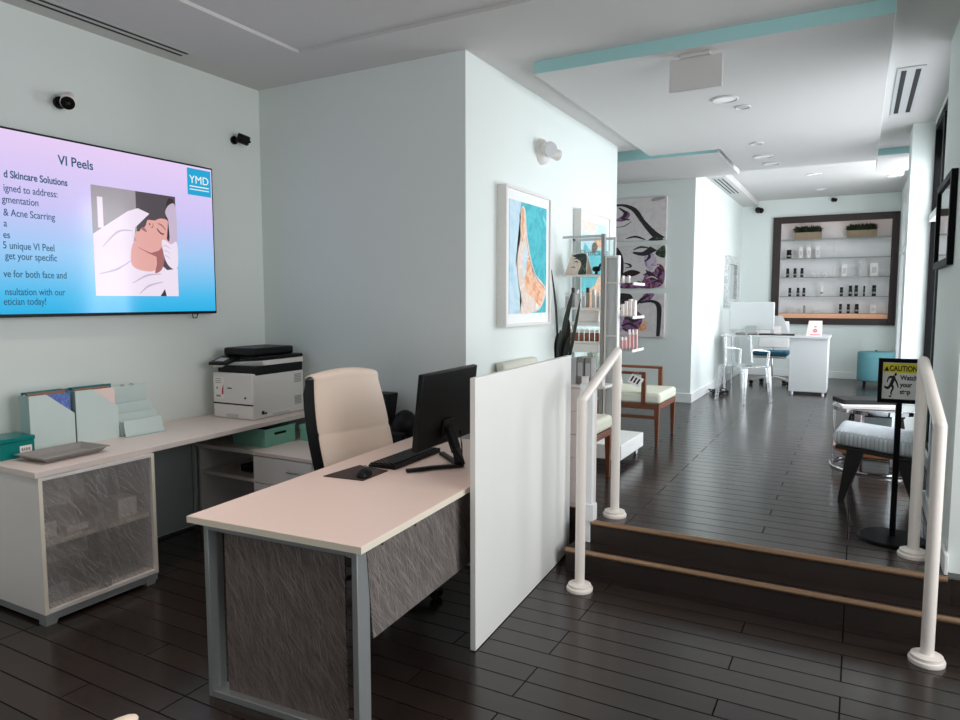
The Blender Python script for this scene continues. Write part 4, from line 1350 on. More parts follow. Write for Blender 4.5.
# picture on the right pier
pf = thing('framed_mirror', 'black framed mirror on the wall beside the stair rail', 'mirror', (0.43, 4.80, 2.015))
b = MB()
for s in (-1, 1):
    b.box(-0.032, -0.001, s * 0.365 - 0.020, s * 0.365 + 0.020, -0.250, 0.250)
    b.box(-0.032, -0.001, -0.345, 0.345, s * 0.230 - 0.020, s * 0.230 + 0.020)
b.build('frame', M['black_metal'], pf, bevel=0.002)
box('mirror_glass', M['mirror'], pf, -0.020, -0.016, -0.345, 0.345, -0.21, 0.21)
box('backing', M['grey'], pf, -0.015, -0.001, -0.345, 0.345, -0.21, 0.21)
# mosaic mirror on the far left wall
mf = thing('mosaic_mirror', 'silver mosaic framed mirror beside the far desk', 'mirror', (-1.85, 11.92, 1.87))
b = MB()
for s in (-1, 1):
    b.box(0.001, 0.05, s * 0.50 - 0.12, s * 0.50 + 0.12, -0.40, 0.40)
    b.box(0.001, 0.05, -0.38, 0.38, s * 0.34 - 0.06, s * 0.34 + 0.06)
b.build('frame', M['silver_mosaic'], mf, bevel=0.004)
box('mirror_glass', M['mirror'], mf, 0.001, 0.02, -0.38, 0.38, -0.28, 0.28)

# ------------------------------------------------------------------ stair rails
def rail(label, near, far, zn, zf):
    t = thing('stair_rail', label, 'handrail', (near[0], near[1], 0), 0, 'white stair rails')
    dx, dy = far[0] - near[0], far[1] - near[1]
    r = 0.0265
    for nm, x, y, z0, z1 in (('near', 0, 0, 0, zn), ('far', dx, dy, ZP, zf)):
        MB().cyl((x, y, z0 + 0.02), (x, y, z1), r, n=24).build('post', M['railwhite'], t, smooth=True)
        MB().lathe([(0.070, z0), (0.072, z0 + 0.012), (0.070, z0 + 0.018), (0.062, z0 + 0.020), (0.062, z0 + 0.034), (0.034, z0 + 0.040)], c=(x, y, 0), n=32).build('floor_flange', M['railwhite'], t, smooth=True)
    MB().cyl((0, 0, zn), (dx, dy, zf), r, n=24).sphere((0, 0, zn), r, n=24).sphere((dx, dy, zf), r, n=24).build('handrail', M['railwhite'], t, smooth=True)
rail('white tubular stair rail beside the desk panel', (-1.275, 3.472), (-1.260, 4.03), 1.045, 1.27)
rail('white tubular stair rail in front of the caution sign', (0.326, 3.482), (0.300, 4.115), 1.045, 1.27)

# ------------------------------------------------------------------ gallery: armchairs
def armchair(label, x, y):
    """faces +X; origin at floor under the middle of the seat"""
    t = thing('armchair', label, 'chair', (x, y, ZP), 0, 'walnut armchairs along the corridor wall')
    hw = 0.325
    MB().box(-0.28, 0.30, -hw + 0.01, hw - 0.01, 0.375, 0.475).build('seat', M['sage'], t, bevel=0.03, seg=4)
    b = MB()
    b.hexa([(-0.30, -hw + 0.04, 0.45), (-0.22, -hw + 0.04, 0.45), (-0.22, hw - 0.04, 0.45), (-0.30, hw - 0.04, 0.45)],
           [(-0.37, -hw + 0.02, 0.88), (-0.30, -hw + 0.02, 0.88), (-0.30, hw - 0.02, 0.88), (-0.37, hw - 0.02, 0.88)])
    b.build('backrest', M['sage_plain'], t, bevel=0.025, seg=4)
    b = MB()
    b.box(-0.28, 0.29, -hw + 0.005, -hw + 0.035, 0.325, 0.374).box(-0.28, 0.29, hw - 0.035, hw - 0.005, 0.325, 0.374)
    b.box(0.262, 0.292, -hw + 0.035, hw - 0.035, 0.325, 0.374).box(-0.28, -0.25, -hw + 0.035, hw - 0.035, 0.325, 0.374)
    b.build('seat_frame', M['walnut'], t, bevel=0.004)
    for s in (-1, 1):
        yy = s * (hw - 0.022)
        MB().hexa([(0.258, yy - 0.013, 0), (0.284, yy - 0.013, 0), (0.284, yy + 0.013, 0), (0.258, yy + 0.013, 0)],
                  [(0.245, yy - 0.021, 0.374), (0.292, yy - 0.021, 0.374), (0.292, yy + 0.021, 0.374), (0.245, yy + 0.021, 0.374)]).build('leg', M['walnut'], t, bevel=0.003)
        MB().hexa([(-0.36, yy - 0.013, 0), (-0.33, yy - 0.013, 0), (-0.33, yy + 0.013, 0), (-0.36, yy + 0.013, 0)],
                  [(-0.29, yy - 0.021, 0.374), (-0.245, yy - 0.021, 0.374), (-0.245, yy + 0.021, 0.374), (-0.29, yy + 0.021, 0.374)]).build('leg', M['walnut'], t, bevel=0.003)
        b = MB()
        b.box(0.125, 0.165, yy - 0.02, yy + 0.02, 0.36, 0.640).box(-0.305, 0.165, yy - 0.022, yy + 0.022, 0.640, 0.664)
        b.build('armrest', M['walnut'], t, bevel=0.004)
    MB().box(-0.26, 0.25, -0.012 - hw + 0.025, 0.0 - hw + 0.025, 0.235, 0.265).build('stretcher', M['walnut'], t)
    return t
ac = armchair('walnut armchair with striped sage seat beyond the display stand', -1.835, 6.52)
dup(ac, (-1.862, 4.60, ZP), label='walnut armchair with sage seat between the desk panel and display stand')

pc = thing('price_card', 'white price card hanging from the arm of the farther walnut armchair', 'card', (-1.745, 6.172, ZP + 0.637))
mx = Matrix.Translation((0.0, -0.035, -0.045)) @ Matrix.Rotation(R(-28), 4, 'X') @ Matrix.Rotation(R(24), 4, 'Y')
MB().box(-0.062, 0.062, -0.0015, 0.0015, -0.045, 0.045, mx).build('card', M['paper'], pc)
for k in range(3):
    MB().box(-0.045 + k * 0.033, -0.028 + k * 0.033, -0.0022, -0.0016, -0.028, 0.028, mx).build('print', M['ink'], pc)
MB().tube([(-0.012, -0.030, -0.004), (-0.012, 0.0, 0.031), (0.0, 0.02, 0.032), (0.012, 0.0, 0.031), (0.012, -0.030, -0.004)], 0.0025, 8).build('loop', M['grey'], pc)

# small drawer chest behind the desk panel
dc = thing('drawer_chest', 'small ivory drawer chest tucked between desk panel and armchair', 'chest', (-1.80, 4.155, ZP))
box('body', M['counter'], dc, -0.34, 0.35, -0.075, 0.075, 0.0, 0.77, bevel=0.003)
box('chest_top', M['white'], dc, -0.36, 0.45, -0.09, 0.085, 0.771, 0.789, bevel=0.003)
for k in range(5):
    d = box('drawer', M['counter'], dc, -0.33, 0.34, -0.087, -0.0755, 0.03 + k * 0.148, 0.172 + k * 0.148, bevel=0.002)
    for x in (-0.16, 0.22):
        MB().cyl((x, -0.087, 0.10 + k * 0.148), (x, -0.104, 0.10 + k * 0.148), 0.012, n=14).build('knob', M['black'], d)
ZT = ZP + 0.7895
for lab, x, y, w, d, h in (('slim pale grey carton on the drawer chest, next to the plant pot', -1.565, 4.13, 0.020, 0.045, 0.165),
                           ('tall grey carton at the middle of the drawer chest', -1.520, 4.14, 0.021, 0.045, 0.172),
                           ('grey carton at the open end of the drawer chest', -1.472, 4.15, 0.022, 0.045, 0.168)):
    t = thing('product_carton', lab, 'box', (x, y, ZT), 0, 'grey cartons on the drawer chest')
    box('carton', M['greylight'] if 'pale' in lab else M['grey'], t, -w, w, -d, d, 0, h, bevel=0.002)
    box('label_panel', M['greylight'], t, -w * 0.7, w * 0.7, -d - 0.0006, -d, h * 0.3, h * 0.8)
for lab, x, y in (('white cube jar box in front of the grey cartons', -1.480, 4.083), ('white cube jar box at the far corner of the drawer chest', -1.392, 4.10)):
    t = thing('jar_box', lab, 'box', (x, y, ZT), 0, 'white cube boxes on the drawer chest')
    box('carton', M['paper'], t, -0.018, 0.018, -0.018, 0.018, 0, 0.046, bevel=0.002) if 'cube jar box in front' in lab else box('carton', M['paper'], t, -0.026, 0.026, -0.026, 0.026, 0, 0.042, bevel=0.002)
    box('lid', M['paper'], t, -0.019, 0.019, -0.019, 0.019, 0.0465, 0.054, bevel=0.002) if 'cube jar box in front' in lab else box('lid', M['paper'], t, -0.027, 0.027, -0.027, 0.027, 0.0425, 0.050, bevel=0.002)

# snake plant in its pot on the chest
sp = thing('snake_plant', 'tall dark snake plant rising behind the desk panel', 'plant', (-1.68, 4.15, ZT))
MB().lathe([(0.05, 0.0), (0.058, 0.008), (0.068, 0.11), (0.070, 0.125), (0.064, 0.125), (0.062, 0.115), (0.001, 0.11)]).build('pot', M['pot'], sp, smooth=True)
MB().lathe([(0.001, 0.111), (0.061, 0.112), (0.061, 0.116), (0.001, 0.118)]).build('soil', M['soil'], sp)
def blade(pts, w, twist):
    b = MB()
    P = [Vector(p) for p in pts]
    n = 14
    rows = []
    for i in range(n + 1):
        t = i / n
        f = t * (len(P) - 1)
        k = min(int(f), len(P) - 2)
        q = P[k].lerp(P[k + 1], f - k)
        # smooth a bit
        if 0 < k and f - k < 0.3:
            q = q.lerp((P[k - 1] + P[k + 1]) / 2, 0.12)
        ww = w * (0.55 + 0.9 * t - 0.2 * t * t) * (1 - t ** 5) * (1 if t < 1 else 0.02) + 0.0015
        a = twist + t * 0.5
        d = Vector((math.cos(a), math.sin(a), 0))
        c = Vector((-math.sin(a), math.cos(a), 0)) * ww * 0.35
        rows.append([q - d * ww, q - d * ww * 0.4 + c * 0.7, q + c * 0.0 + c, q + d * ww * 0.4 + c * 0.7, q + d * ww])
    b.grid_surface(rows)
    return b.build('leaf', M['leaf'], sp, smooth='full', solid=0.004)
blade([(-0.005, -0.01, 0.10), (-0.012, -0.01, 0.30), (-0.025, -0.01, 0.50), (-0.062, 0.0, 0.722)], 0.006, 0.4)
blade([(0.0, 0.0, 0.10), (0.015, 0.0, 0.26), (0.045, 0.0, 0.42), (0.088, 0.0, 0.600)], 0.017, 0.5)
blade([(0.025, 0.0, 0.10), (0.070, 0.0, 0.17), (0.098, 0.0, 0.32), (0.138, 0.0, 0.535)], 0.011, 0.6)
blade([(-0.02, 0.0, 0.10), (-0.022, 0.0, 0.22), (-0.016, 0.0, 0.318)], 0.016, 0.3)
blade([(0.01, 0.015, 0.10), (0.018, 0.02, 0.24), (0.022, 0.02, 0.368)], 0.019, 0.7)
blade([(0.02, 0.015, 0.10), (0.040, 0.02, 0.26), (0.054, 0.02, 0.402)], 0.020, 0.3)
blade([(0.0, -0.02, 0.10), (0.004, -0.02, 0.23), (0.012, -0.02, 0.340)], 0.017, 0.5)
blade([(0.03, -0.015, 0.10), (0.052, -0.02, 0.21), (0.074, -0.02, 0.300)], 0.018, 0.4)

# ------------------------------------------------------------------ rolling display stand
gd = thing('display_stand', 'white rolling display stand with glass shelves of skincare products', 'display stand', (-1.88, 5.55, ZP))
box('base', M['white_cool'], gd, -0.30, 0.30, -0.36, 0.28, 0.065, 0.185, bevel=0.006)
for sx in (-0.25, 0.25):
    for sy in (-0.31, 0.22):
        cs = MB().cyl((sx - 0.012, sy, 0.031), (sx + 0.012, sy, 0.031), 0.030, n=20).build('caster', M['greylight'], gd, smooth=True)
        MB().box(sx - 0.018, sx + 0.018, sy - 0.015, sy + 0.015, 0.050, 0.0645).build('caster_fork', M['chrome'], cs)
b = MB()
b.box(0.080, 0.170, -0.10, -0.07, 0.186, 1.655)
b.build('spine', M['greylight'], gd, bevel=0.003)
b = MB()
b.box(0.068, 0.080, -0.125, -0.065, 0.186, 1.675).box(0.168, 0.180, -0.125, -0.065, 0.186, 1.675).box(0.080, 0.168, -0.125, -0.065, 1.655, 1.675)
for z in (1.45, 1.02, 0.60):
    b.box(0.080, 0.168, -0.12, -0.1005, z, z + 0.012)
b.build('spine_frame', M['white'], gd, bevel=0.002)
box('upright', M['grey'], gd, 0.036, 0.064, -0.13, -0.09, 0.186, 1.85)
b = MB()
b.box(-0.335, -0.315, 0.20, 0.22, 0.186, 1.85).box(-0.335, 0.05, 0.20, 0.22, 1.83, 1.85).box(0.03, 0.05, 0.20, 0.22, 0.186, 1.83)
b.build('back_frame', M['greylight'], gd)
b = MB().box(-0.315, 0.03, 0.206, 0.212, 0.186, 1.83)
b.build('back_glass', M['shelfglass'], gd)
box('header_rail', M['greylight'], gd, -0.30, 0.036, -0.125, -0.110, 1.825, 1.845)
text('header_lettering', 'Skincare', 0.075, (-0.14, 0.200, 1.70), (R(90), 0, 0), M['grey'], gd, 'CENTER')
LSH = [1.525, 1.255, 1.108, 0.975, 0.80]
for z in LSH:
    sh = box('shelf', M['shelfglass'], gd, -0.315, 0.010, -0.09, 0.20, z - 0.008, z)
    if z != 1.108:
        box('shelf_lip', M['white'], sh, -0.315, 0.010, -0.096, -0.0905, z - 0.016, z + 0.002)
box('white_tray', M['white'], gd, -0.27, 0.010, -0.10, 0.19, 1.1085, 1.135, bevel=0.003)
box('white_tray', M['white'], gd, -0.31, 0.010, -0.10, 0.19, 0.885, 0.955, bevel=0.003)
RSH = [1.455, 1.185, 0.915]
for z in RSH:
    sh = box('shelf', M['shelfglass'], gd, 0.181, 0.292, -0.10, 0.23, z - 0.008, z)
    box('shelf_lip', M['white'], sh, 0.292, 0.300, -0.10, 0.23, z - 0.018, z + 0.004)

GX, GY = -1.88, 5.55
def bottle(label, x, y, z, r, h, m_, capm, group, nm='product_bottle'):
    t = thing(nm, label, 'bottle', (x, y, z), 0, group)
    MB().lathe([(r * 0.96, 0), (r, 0.003), (r, h * 0.70), (r * 0.9, h * 0.74), (r * 0.9, h * 0.745)], n=16).build('bottle', m_, t, smooth=True)
    MB().lathe([(r * 0.92, h * 0.75), (r * 0.92, h), (r * 0.85, h + 0.001)], n=16).build('cap', capm, t, smooth=True)
    return t
sil = M['steel']
words_ = ['first', 'second', 'third', 'fourth', 'fifth', 'sixth', 'seventh', 'eighth']
for i in range(7):
    x = -2.165 + i * 0.046
    bottle('slim product bottle on the middle glass shelf, %s from the plant' % words_[i], x, 5.50 + 0.02 * (i % 2), ZP + LSH[1] + 0.0005, 0.0155, 0.125 + 0.02 * ((i * 5) % 3),
           (M['greylight'], M['grey'], M['printer'])[i % 3], (M['paper'], sil, M['niche_wood'])[(i * 2) % 3], 'slim bottles on the display stand')
for i in range(6):
    bottle('amber product jar on the lower glass shelf, %s from the plant' % words_[i], -2.120 + i * 0.046, 5.49, ZP + LSH[3] + 0.0005, 0.019, 0.095, M['amber'], M['paper'], 'amber jars on the display stand', 'product_jar')
t = thing('gift_carton', 'white gift carton on the white tray of the display stand', 'box', (-1.985, 5.57, ZP + 1.1355))
box('carton', M['paper'], t, -0.10, 0.10, -0.07, 0.07, 0, 0.075, bevel=0.003)
box('lid', M['paper'], t, -0.102, 0.102, -0.072, 0.072, 0.0755, 0.095, bevel=0.003)
tc_ = thing('tent_card', 'folded card printed with a face on the top shelf of the stand', 'card', (-2.085, 5.56, ZP + LSH[0] + 0.0005), R(-8))
c1 = MB().hexa([(-0.105, -0.06, 0), (0.105, -0.06, 0), (0.105, -0.056, 0), (-0.105, -0.056, 0)], [(-0.065, -0.004, 0.185), (0.075, -0.004, 0.185), (0.075, 0.0, 0.185), (-0.065, 0.0, 0.185)]).build('front_leaf', CREAMP, tc_)
MB().hexa([(-0.105, 0.056, 0), (0.105, 0.056, 0), (0.105, 0.060, 0), (-0.105, 0.060, 0)], [(-0.065, 0.001, 0.185), (0.075, 0.001, 0.185), (0.075, 0.005, 0.185), (-0.065, 0.005, 0.185)]).build('back_leaf', M['paper'], tc_)
B = Board(c1, (-0.10, -0.0605, 0.0), (0.20, 0, 0), (0, 0.055, 0.183), (0, -1, 0.3))
B.shape('printed_hair', [(0.22, 0.92), (0.85, 0.95), (0.95, 0.3), (0.98, 0.04), (0.62, 0.05), (0.70, 0.5), (0.5, 0.75)], GREENS, 0.0006)
B.stroke('printed_brow', [(0.30, 0.72), (0.44, 0.78), (0.55, 0.70)], [0.02, 0.06, 0.02], INKB, 0.0010)
B.stroke('printed_eye', [(0.34, 0.60), (0.45, 0.63), (0.54, 0.57)], [0.02, 0.05, 0.02], INKB, 0.0010)
B.stroke('printed_lips', [(0.22, 0.34), (0.34, 0.38), (0.46, 0.33)], [0.02, 0.06, 0.02], PLUM, 0.0010)
orn = thing('bird_ornament', 'small black ornament on the top shelf of the display stand', 'ornament', (-1.93, 5.56, ZP + LSH[0] + 0.0005))
MB().lathe([(0.028, 0), (0.030, 0.006), (0.012, 0.012), (0.010, 0.03)], n=18).build('foot', M['black'], orn, smooth=True)
MB().sphere((0, 0, 0.05), 0.03, (1.25, 0.8, 0.8), 16).build('body', M['black'], orn, smooth='full')
MB().tube([(0.02, 0, 0.06), (0.035, 0, 0.085), (0.05, 0, 0.09)], 0.010, 10).build('head', M['black'], orn, smooth=True)
# right hand shelves
for i, (x, h) in enumerate(((0.193, 0.10), (0.217, 0.125), (0.243, 0.14), (0.269, 0.13))):
    t = thing('product_carton', 'white product carton on the middle side shelf, %s from the spine' % words_[i], 'box', (GX + x, 5.535 + 0.02 * i, ZP + RSH[1] + 0.0005), 0, 'white cartons on the side shelf')
    box('carton', M['paper'], t, -0.011, 0.011, -0.03, 0.03, 0, h, bevel=0.001)
    box('label_panel', M['pinkpaper'], t, -0.008, 0.008, -0.0306, -0.03, h * 0.2, h * 0.45)
for i in range(5):
    bottle('pink bottle with white cap on the lowest side shelf, %s from the spine' % words_[i], GX + 0.190 + i * 0.023, 5.52 + 0.025 * i, ZP + RSH[2] + 0.0005, 0.0105, 0.10 if i in (0, 1) else 0.16, M['pinkbottle'], M['paper'], 'pink bottles on the side shelf')
for i in range(2):
    bottle('small white bottle on the upper side shelf, %s from the spine' % words_[i], GX + 0.19 + i * 0.04, 5.52 + 0.03 * i, ZP + RSH[0] + 0.0005, 0.012, 0.06, M['paper'], M['steel'], 'small bottles on the upper side shelf')

# ------------------------------------------------------------------ caution sign on stand
cs = thing('caution_sign', 'black framed caution sign on a floor stand at the top of the steps', 'sign', (0.215, 4.36, ZP), R(4))
MB().lathe([(0.165, 0), (0.168, 0.006), (0.160, 0.014), (0.03, 0.022)], n=40).build('base_plate', M['black_metal'], cs, smooth=True)
box('pole', M['black_metal'], cs, -0.014, 0.014, -0.012, 0.012, 0.021, 0.775)
sf = MB()
sf.box(-0.105, 0.105, -0.014, 0.010, 0.760, 0.778).box(-0.105, 0.105, -0.014, 0.010, 0.985, 1.003)
sf.box(-0.105, -0.087, -0.014, 0.010, 0.778, 0.985).box(0.087, 0.105, -0.014, 0.010, 0.778, 0.985)
sf.box(-0.087, 0.087, -0.002, 0.009, 0.778, 0.985)
sf.build('sign_frame', M['black_metal'], cs)
sb = box('sign_board', M['signwhite'], cs, -0.084, 0.084, -0.006, -0.0022, 0.782, 0.981)
box('header', M['yellow'], sb, -0.082, 0.082, -0.0066, -0.0061, 0.925, 0.976)
text('caution_lettering', 'CAUTION', 0.040, (0.012, -0.0072, 0.936), (R(90), 0, 0), M['ink'], sb, 'CENTER', 0.72, 0.0012)
MB().prism([(-0.078, -0.0068, 0.934), (-0.054, -0.0068, 0.934), (-0.066, -0.0068, 0.962)], (0, -0.0004, 0)).build('warning_triangle', M['ink'], sb)
for i, w_ in enumerate(('Watch', 'your', 'step')):
    text('notice_lettering', w_, 0.036, (0.0, -0.0066, 0.888 - i * 0.038), (R(90), 0, 0), M['ink'], sb, 'LEFT', 0.80, 0.0012)
B = Board(sb, (-0.076, -0.0062, 0.795), (0.07, 0, 0), (0, 0, 0.125), (0, -1, 0))
B.shape('pictogram_head', [(0.74, 0.90), (0.84, 0.96), (0.80, 1.04), (0.70, 1.02), (0.66, 0.94)], M['ink'], 0.0004)
B.stroke('pictogram_body', [(0.68, 0.90), (0.58, 0.70), (0.46, 0.48)], [0.20, 0.22, 0.20], M['ink'], 0.0004)
B.stroke('pictogram_leg', [(0.48, 0.52), (0.62, 0.40), (0.50, 0.16), (0.56, 0.08)], [0.16, 0.13, 0.10, 0.08], M['ink'], 0.0005)
B.stroke('pictogram_leg', [(0.46, 0.52), (0.30, 0.38), (0.10, 0.40), (0.04, 0.46)], [0.16, 0.13, 0.10, 0.08], M['ink'], 0.0005)
B.stroke('pictogram_arm', [(0.66, 0.84), (0.34, 0.84), (0.20, 0.62)], [0.12, 0.10, 0.07], M['ink'], 0.0005)
B.stroke('pictogram_arm', [(0.66, 0.82), (0.84, 0.64), (0.98, 0.40)], [0.12, 0.10, 0.07], M['ink'], 0.0005)
B.shape('pictogram_spot', [(0.38, -0.02), (0.52, -0.02), (0.52, 0.04), (0.38, 0.04)], M['ink'], 0.0004)

# ------------------------------------------------------------------ lounge chairs and coffee table
def lounge(label, x, y, rz):
    """low chair with printed seat; faces -X in its own space"""
    t = thing('lounge_chair', label, 'chair', (x, y, ZP), rz)
    rows = []
    MB().hexa([(-0.22, -0.26, 0.370), (0.26, -0.26, 0.325), (0.26, 0.26, 0.325), (-0.22, 0.26, 0.370)],
              [(-0.22, -0.26, 0.468), (0.26, -0.26, 0.430), (0.26, 0.26, 0.430), (-0.22, 0.26, 0.468)]).build('seat', M['news'], t, bevel=0.045, seg=5)
    MB().hexa([(-0.20, -0.255, 0.345), (0.28, -0.255, 0.298), (0.28, 0.255, 0.298), (-0.20, 0.255, 0.345)],
              [(-0.20, -0.255, 0.369), (0.28, -0.255, 0.324), (0.28, 0.255, 0.324), (-0.20, 0.255, 0.369)]).build('seat_board', M['blackwood'], t, bevel=0.005)
    MB().hexa([(0.235, -0.25, 0.44), (0.285, -0.25, 0.43), (0.285, 0.25, 0.43), (0.235, 0.25, 0.44)],
              [(0.265, -0.24, 0.72), (0.295, -0.24, 0.72), (0.295, 0.24, 0.72), (0.265, 0.24, 0.72)]).build('backrest', M['news'], t, bevel=0.018, seg=3)
    for s in (-1, 1):
        yy = s * 0.225
        MB().hexa([(-0.175, yy - 0.016, 0), (-0.135, yy - 0.016, 0), (-0.135, yy + 0.016, 0), (-0.175, yy + 0.016, 0)],
                  [(-0.135, yy - 0.022, 0.346), (-0.040, yy - 0.022, 0.332), (-0.040, yy + 0.022, 0.332), (-0.135, yy + 0.022, 0.346)]).build('leg', M['blackwood'], t, bevel=0.004)
        MB().hexa([(0.255, yy - 0.018, 0), (0.290, yy - 0.018, 0), (0.290, yy + 0.018, 0), (0.255, yy + 0.018, 0)],
                  [(0.14, yy - 0.022, 0.312), (0.24, yy - 0.022, 0.302), (0.24, yy + 0.022, 0.302), (0.14, yy + 0.022, 0.312)]).build('leg', M['blackwood'], t, bevel=0.004)
    return t
lc = lounge('printed grey lounge chair with black legs beside the caution sign', 0.125, 5.29, R(-5))
sl = thing('low_stool', 'low black stool with splayed legs behind the coffee table', 'stool', (0.17, 6.80, ZP), R(4))
MB().box(-0.20, 0.20, -0.16, 0.16, 0.33, 0.38).build('seat', M['blackwood'], sl, bevel=0.012)
for sx in (-1, 1):
    for sy in (-1, 1):
        MB().hexa([(sx * 0.225 - 0.016, sy * 0.15 - 0.016, 0), (sx * 0.225 + 0.016, sy * 0.15 - 0.016, 0), (sx * 0.225 + 0.016, sy * 0.15 + 0.016, 0), (sx * 0.225 - 0.016, sy * 0.15 + 0.016, 0)],
                  [(sx * 0.16 - 0.03, sy * 0.12 - 0.022, 0.329), (sx * 0.16 + 0.03, sy * 0.12 - 0.022, 0.329), (sx * 0.16 + 0.03, sy * 0.12 + 0.022, 0.329), (sx * 0.16 - 0.03, sy * 0.12 + 0.022, 0.329)]).build('leg', M['blackwood'], sl, bevel=0.003)

tbl = thing('coffee_table', 'round chrome two tier coffee table between the lounge chairs', 'table', (0.165, 6.19, ZP))
RT = 0.315
MB().lathe([(RT - 0.002, 0.475), (RT - 0.002, 0.485), (0.001, 0.486)], n=48).build('table_top', M['steel'], tbl, smooth=True)
MB().lathe([(RT - 0.012, 0.455), (RT, 0.457), (RT + 0.002, 0.487), (RT - 0.006, 0.490), (RT - 0.008, 0.470)], n=56).build('top_rim', M['chrome'], tbl, smooth=True)
MB().lathe([(0.001, 0.135), (RT - 0.02, 0.135), (RT - 0.02, 0.165), (0.001, 0.166)], n=48).build('lower_shelf', M['copper'], tbl, smooth=True)
ringp = [(RT * math.cos(2 * PI * i / 40), RT * math.sin(2 * PI * i / 40), 0.012) for i in range(40)]
MB().tube(ringp, 0.010, 8, closed=True).build('floor_ring', M['chrome'], tbl, smooth=True)
for k, a in enumerate((200, 245, 290, 335, 20, 110)):
    ca, sa = math.cos(R(a)), math.sin(R(a))
    q = Matrix.Rotation(R(a), 4, 'Z')
    if k == 0:
        MB().cyl((RT * ca, RT * sa, 0.012), (RT * ca, RT * sa, 0.456), 0.008, n=14).build('leg', M['chrome'], tbl, smooth=True)
    else:
        MB().box(RT - 0.006, RT + 0.004, -0.024, 0.024, 0.013, 0.456, q).build('leg', M['chrome'], tbl, bevel=0.001)
for lab, m_, x, y, z, a, w, d, h in (('white magazine lying under the black book on the coffee table', 'paper', 0.09, 6.10, 0.7605, 14, 0.20, 0.12, 0.020),
                                     ('black covered book lying on the coffee table', 'black', 0.075, 6.20, 0.7810, 24, 0.20, 0.11, 0.034)):
    t = thing('magazine' if m_ == 'paper' else 'book', lab, 'magazine' if m_ == 'paper' else 'book', (x, y, z - 0.0 + 0.0 - 0.26 + ZP - 0.010), R(a))
    if m_ == 'paper':
        box('cover', M[m_], t, -w, w, -d, d, h - 0.0015, h, bevel=0.0005)
        box('pages', M['paper'], t, -w + 0.003, w - 0.003, -d + 0.003, d - 0.003, 0.0, h - 0.0016)
    else:
        MB().box(-w, w, -d, d, h - 0.012, h).box(-w, w, -d, d, 0, 0.006).box(-w, w, -d, -d + 0.006, 0.006, h - 0.012).box(-w, -w + 0.006, -d + 0.006, d, 0.006, h - 0.012).build('cover', M['black'], t)
        box('pages', M['paper'], t, -w + 0.0062, w - 0.004, -d + 0.0062, d - 0.004, 0.0062, h - 0.0122)

# ------------------------------------------------------------------ far desk group
fd = thing('white_desk', 'white desk with a side pedestal in the far room', 'desk', (-1.05, 10.57, ZP))
box('desk_top', M['white_shaded'], fd, -0.70, 0.725, 0.0, 0.75, 0.785, 0.815, bevel=0.003)
box('pedestal', M['white_shaded'], fd, 0.225, 0.705, 0.04, 0.70, 0.036, 0.784, bevel=0.003)
for x in (0.27, 0.66):
    for y in (0.09, 0.64):
        MB().cyl((x, y, 0.0), (x, y, 0.0355), 0.022, n=14).build('foot', M['chrome'], fd)
for y in (0.06, 0.69):
    MB().cyl((-0.64, y, 0.0), (-0.64, y, 0.784), 0.018, n=16).build('leg', M['chrome'], fd, smooth=True)
im = thing('desktop_computer', 'white all-in-one computer seen from behind on the far desk', 'computer', (-1.38, 10.93, ZP + 0.8155))
MB().box(-0.31, 0.31, -0.02, 0.012, 0.06, 0.47).build('housing', M['white_shaded'], im, bevel=0.01)
box('screen', M['black_gloss'], im, -0.30, 0.30, 0.0122, 0.0135, 0.12, 0.46)
MB().hexa([(-0.10, -0.14, 0), (0.10, -0.14, 0), (0.10, 0.06, 0), (-0.10, 0.06, 0)], [(-0.10, -0.14, 0.006), (0.10, -0.14, 0.006), (0.10, 0.06, 0.006), (-0.10, 0.06, 0.006)]).build('stand_foot', M['alu'], im)
MB().hexa([(-0.08, -0.135, 0.006), (0.08, -0.135, 0.006), (0.08, -0.127, 0.006), (-0.08, -0.127, 0.006)], [(-0.06, -0.032, 0.12), (0.06, -0.032, 0.12), (0.06, -0.024, 0.12), (-0.06, -0.024, 0.12)]).build('stand_neck', M['alu'], im)
box('mark', M['grey'], im, -0.07, 0.07, -0.0212, -0.0202, 0.10, 0.112)
tr = thing('document_tray', 'black open folder lying on the far desk', 'folder', (-0.98, 10.75, ZP + 0.8155), R(3))
box('folder', M['black'], tr, -0.27, 0.20, -0.13, 0.13, 0.0, 0.018, bevel=0.004)
box('paper_sheet', M['paper'], tr, -0.06, 0.03, -0.11, -0.02, 0.0182, 0.0215)
for lab, x in (('dark stapler lying by the computer on the far desk', -1.50), ('dark pen cup tray between stapler and folder on the far desk', -1.33)):
    t = thing('stapler' if 'stapler' in lab else 'pen_tray', lab, 'stationery', (x, 10.66, ZP + 0.8155), R(12))
    box('lower_arm', M['black'], t, -0.07, 0.07, -0.018, 0.018, 0, 0.012, bevel=0.003)
    MB().hexa([(-0.07, -0.014, 0.0125), (0.07, -0.014, 0.0125), (0.07, 0.014, 0.0125), (-0.07, 0.014, 0.0125)], [(-0.06, -0.012, 0.03), (0.06, -0.012, 0.045), (0.06, 0.012, 0.045), (-0.06, 0.012, 0.03)]).build('upper_arm', M['grey'], t, bevel=0.003)
lc_ = thing('acrylic_stand', 'slanted clear acrylic holder beside the computer on the far desk', 'holder', (-1.0, 11.05, ZP + 0.8155))
MB().hexa([(-0.13, -0.05, 0), (0.13, -0.05, 0), (0.13, 0.05, 0), (-0.13, 0.05, 0)], [(-0.12, -0.006, 0.27), (0.03, -0.006, 0.27), (0.03, 0.006, 0.27), (-0.12, 0.006, 0.27)]).build('holder', M['greylight'], lc_)
box('insert', M['paper'], lc_, -0.08, 0.02, -0.054, -0.052, 0.02, 0.12)
cd = thing('display_card', 'white tent card with a pink flower mark on the far desk corner', 'card', (-0.53, 10.82, ZP + 0.8155))
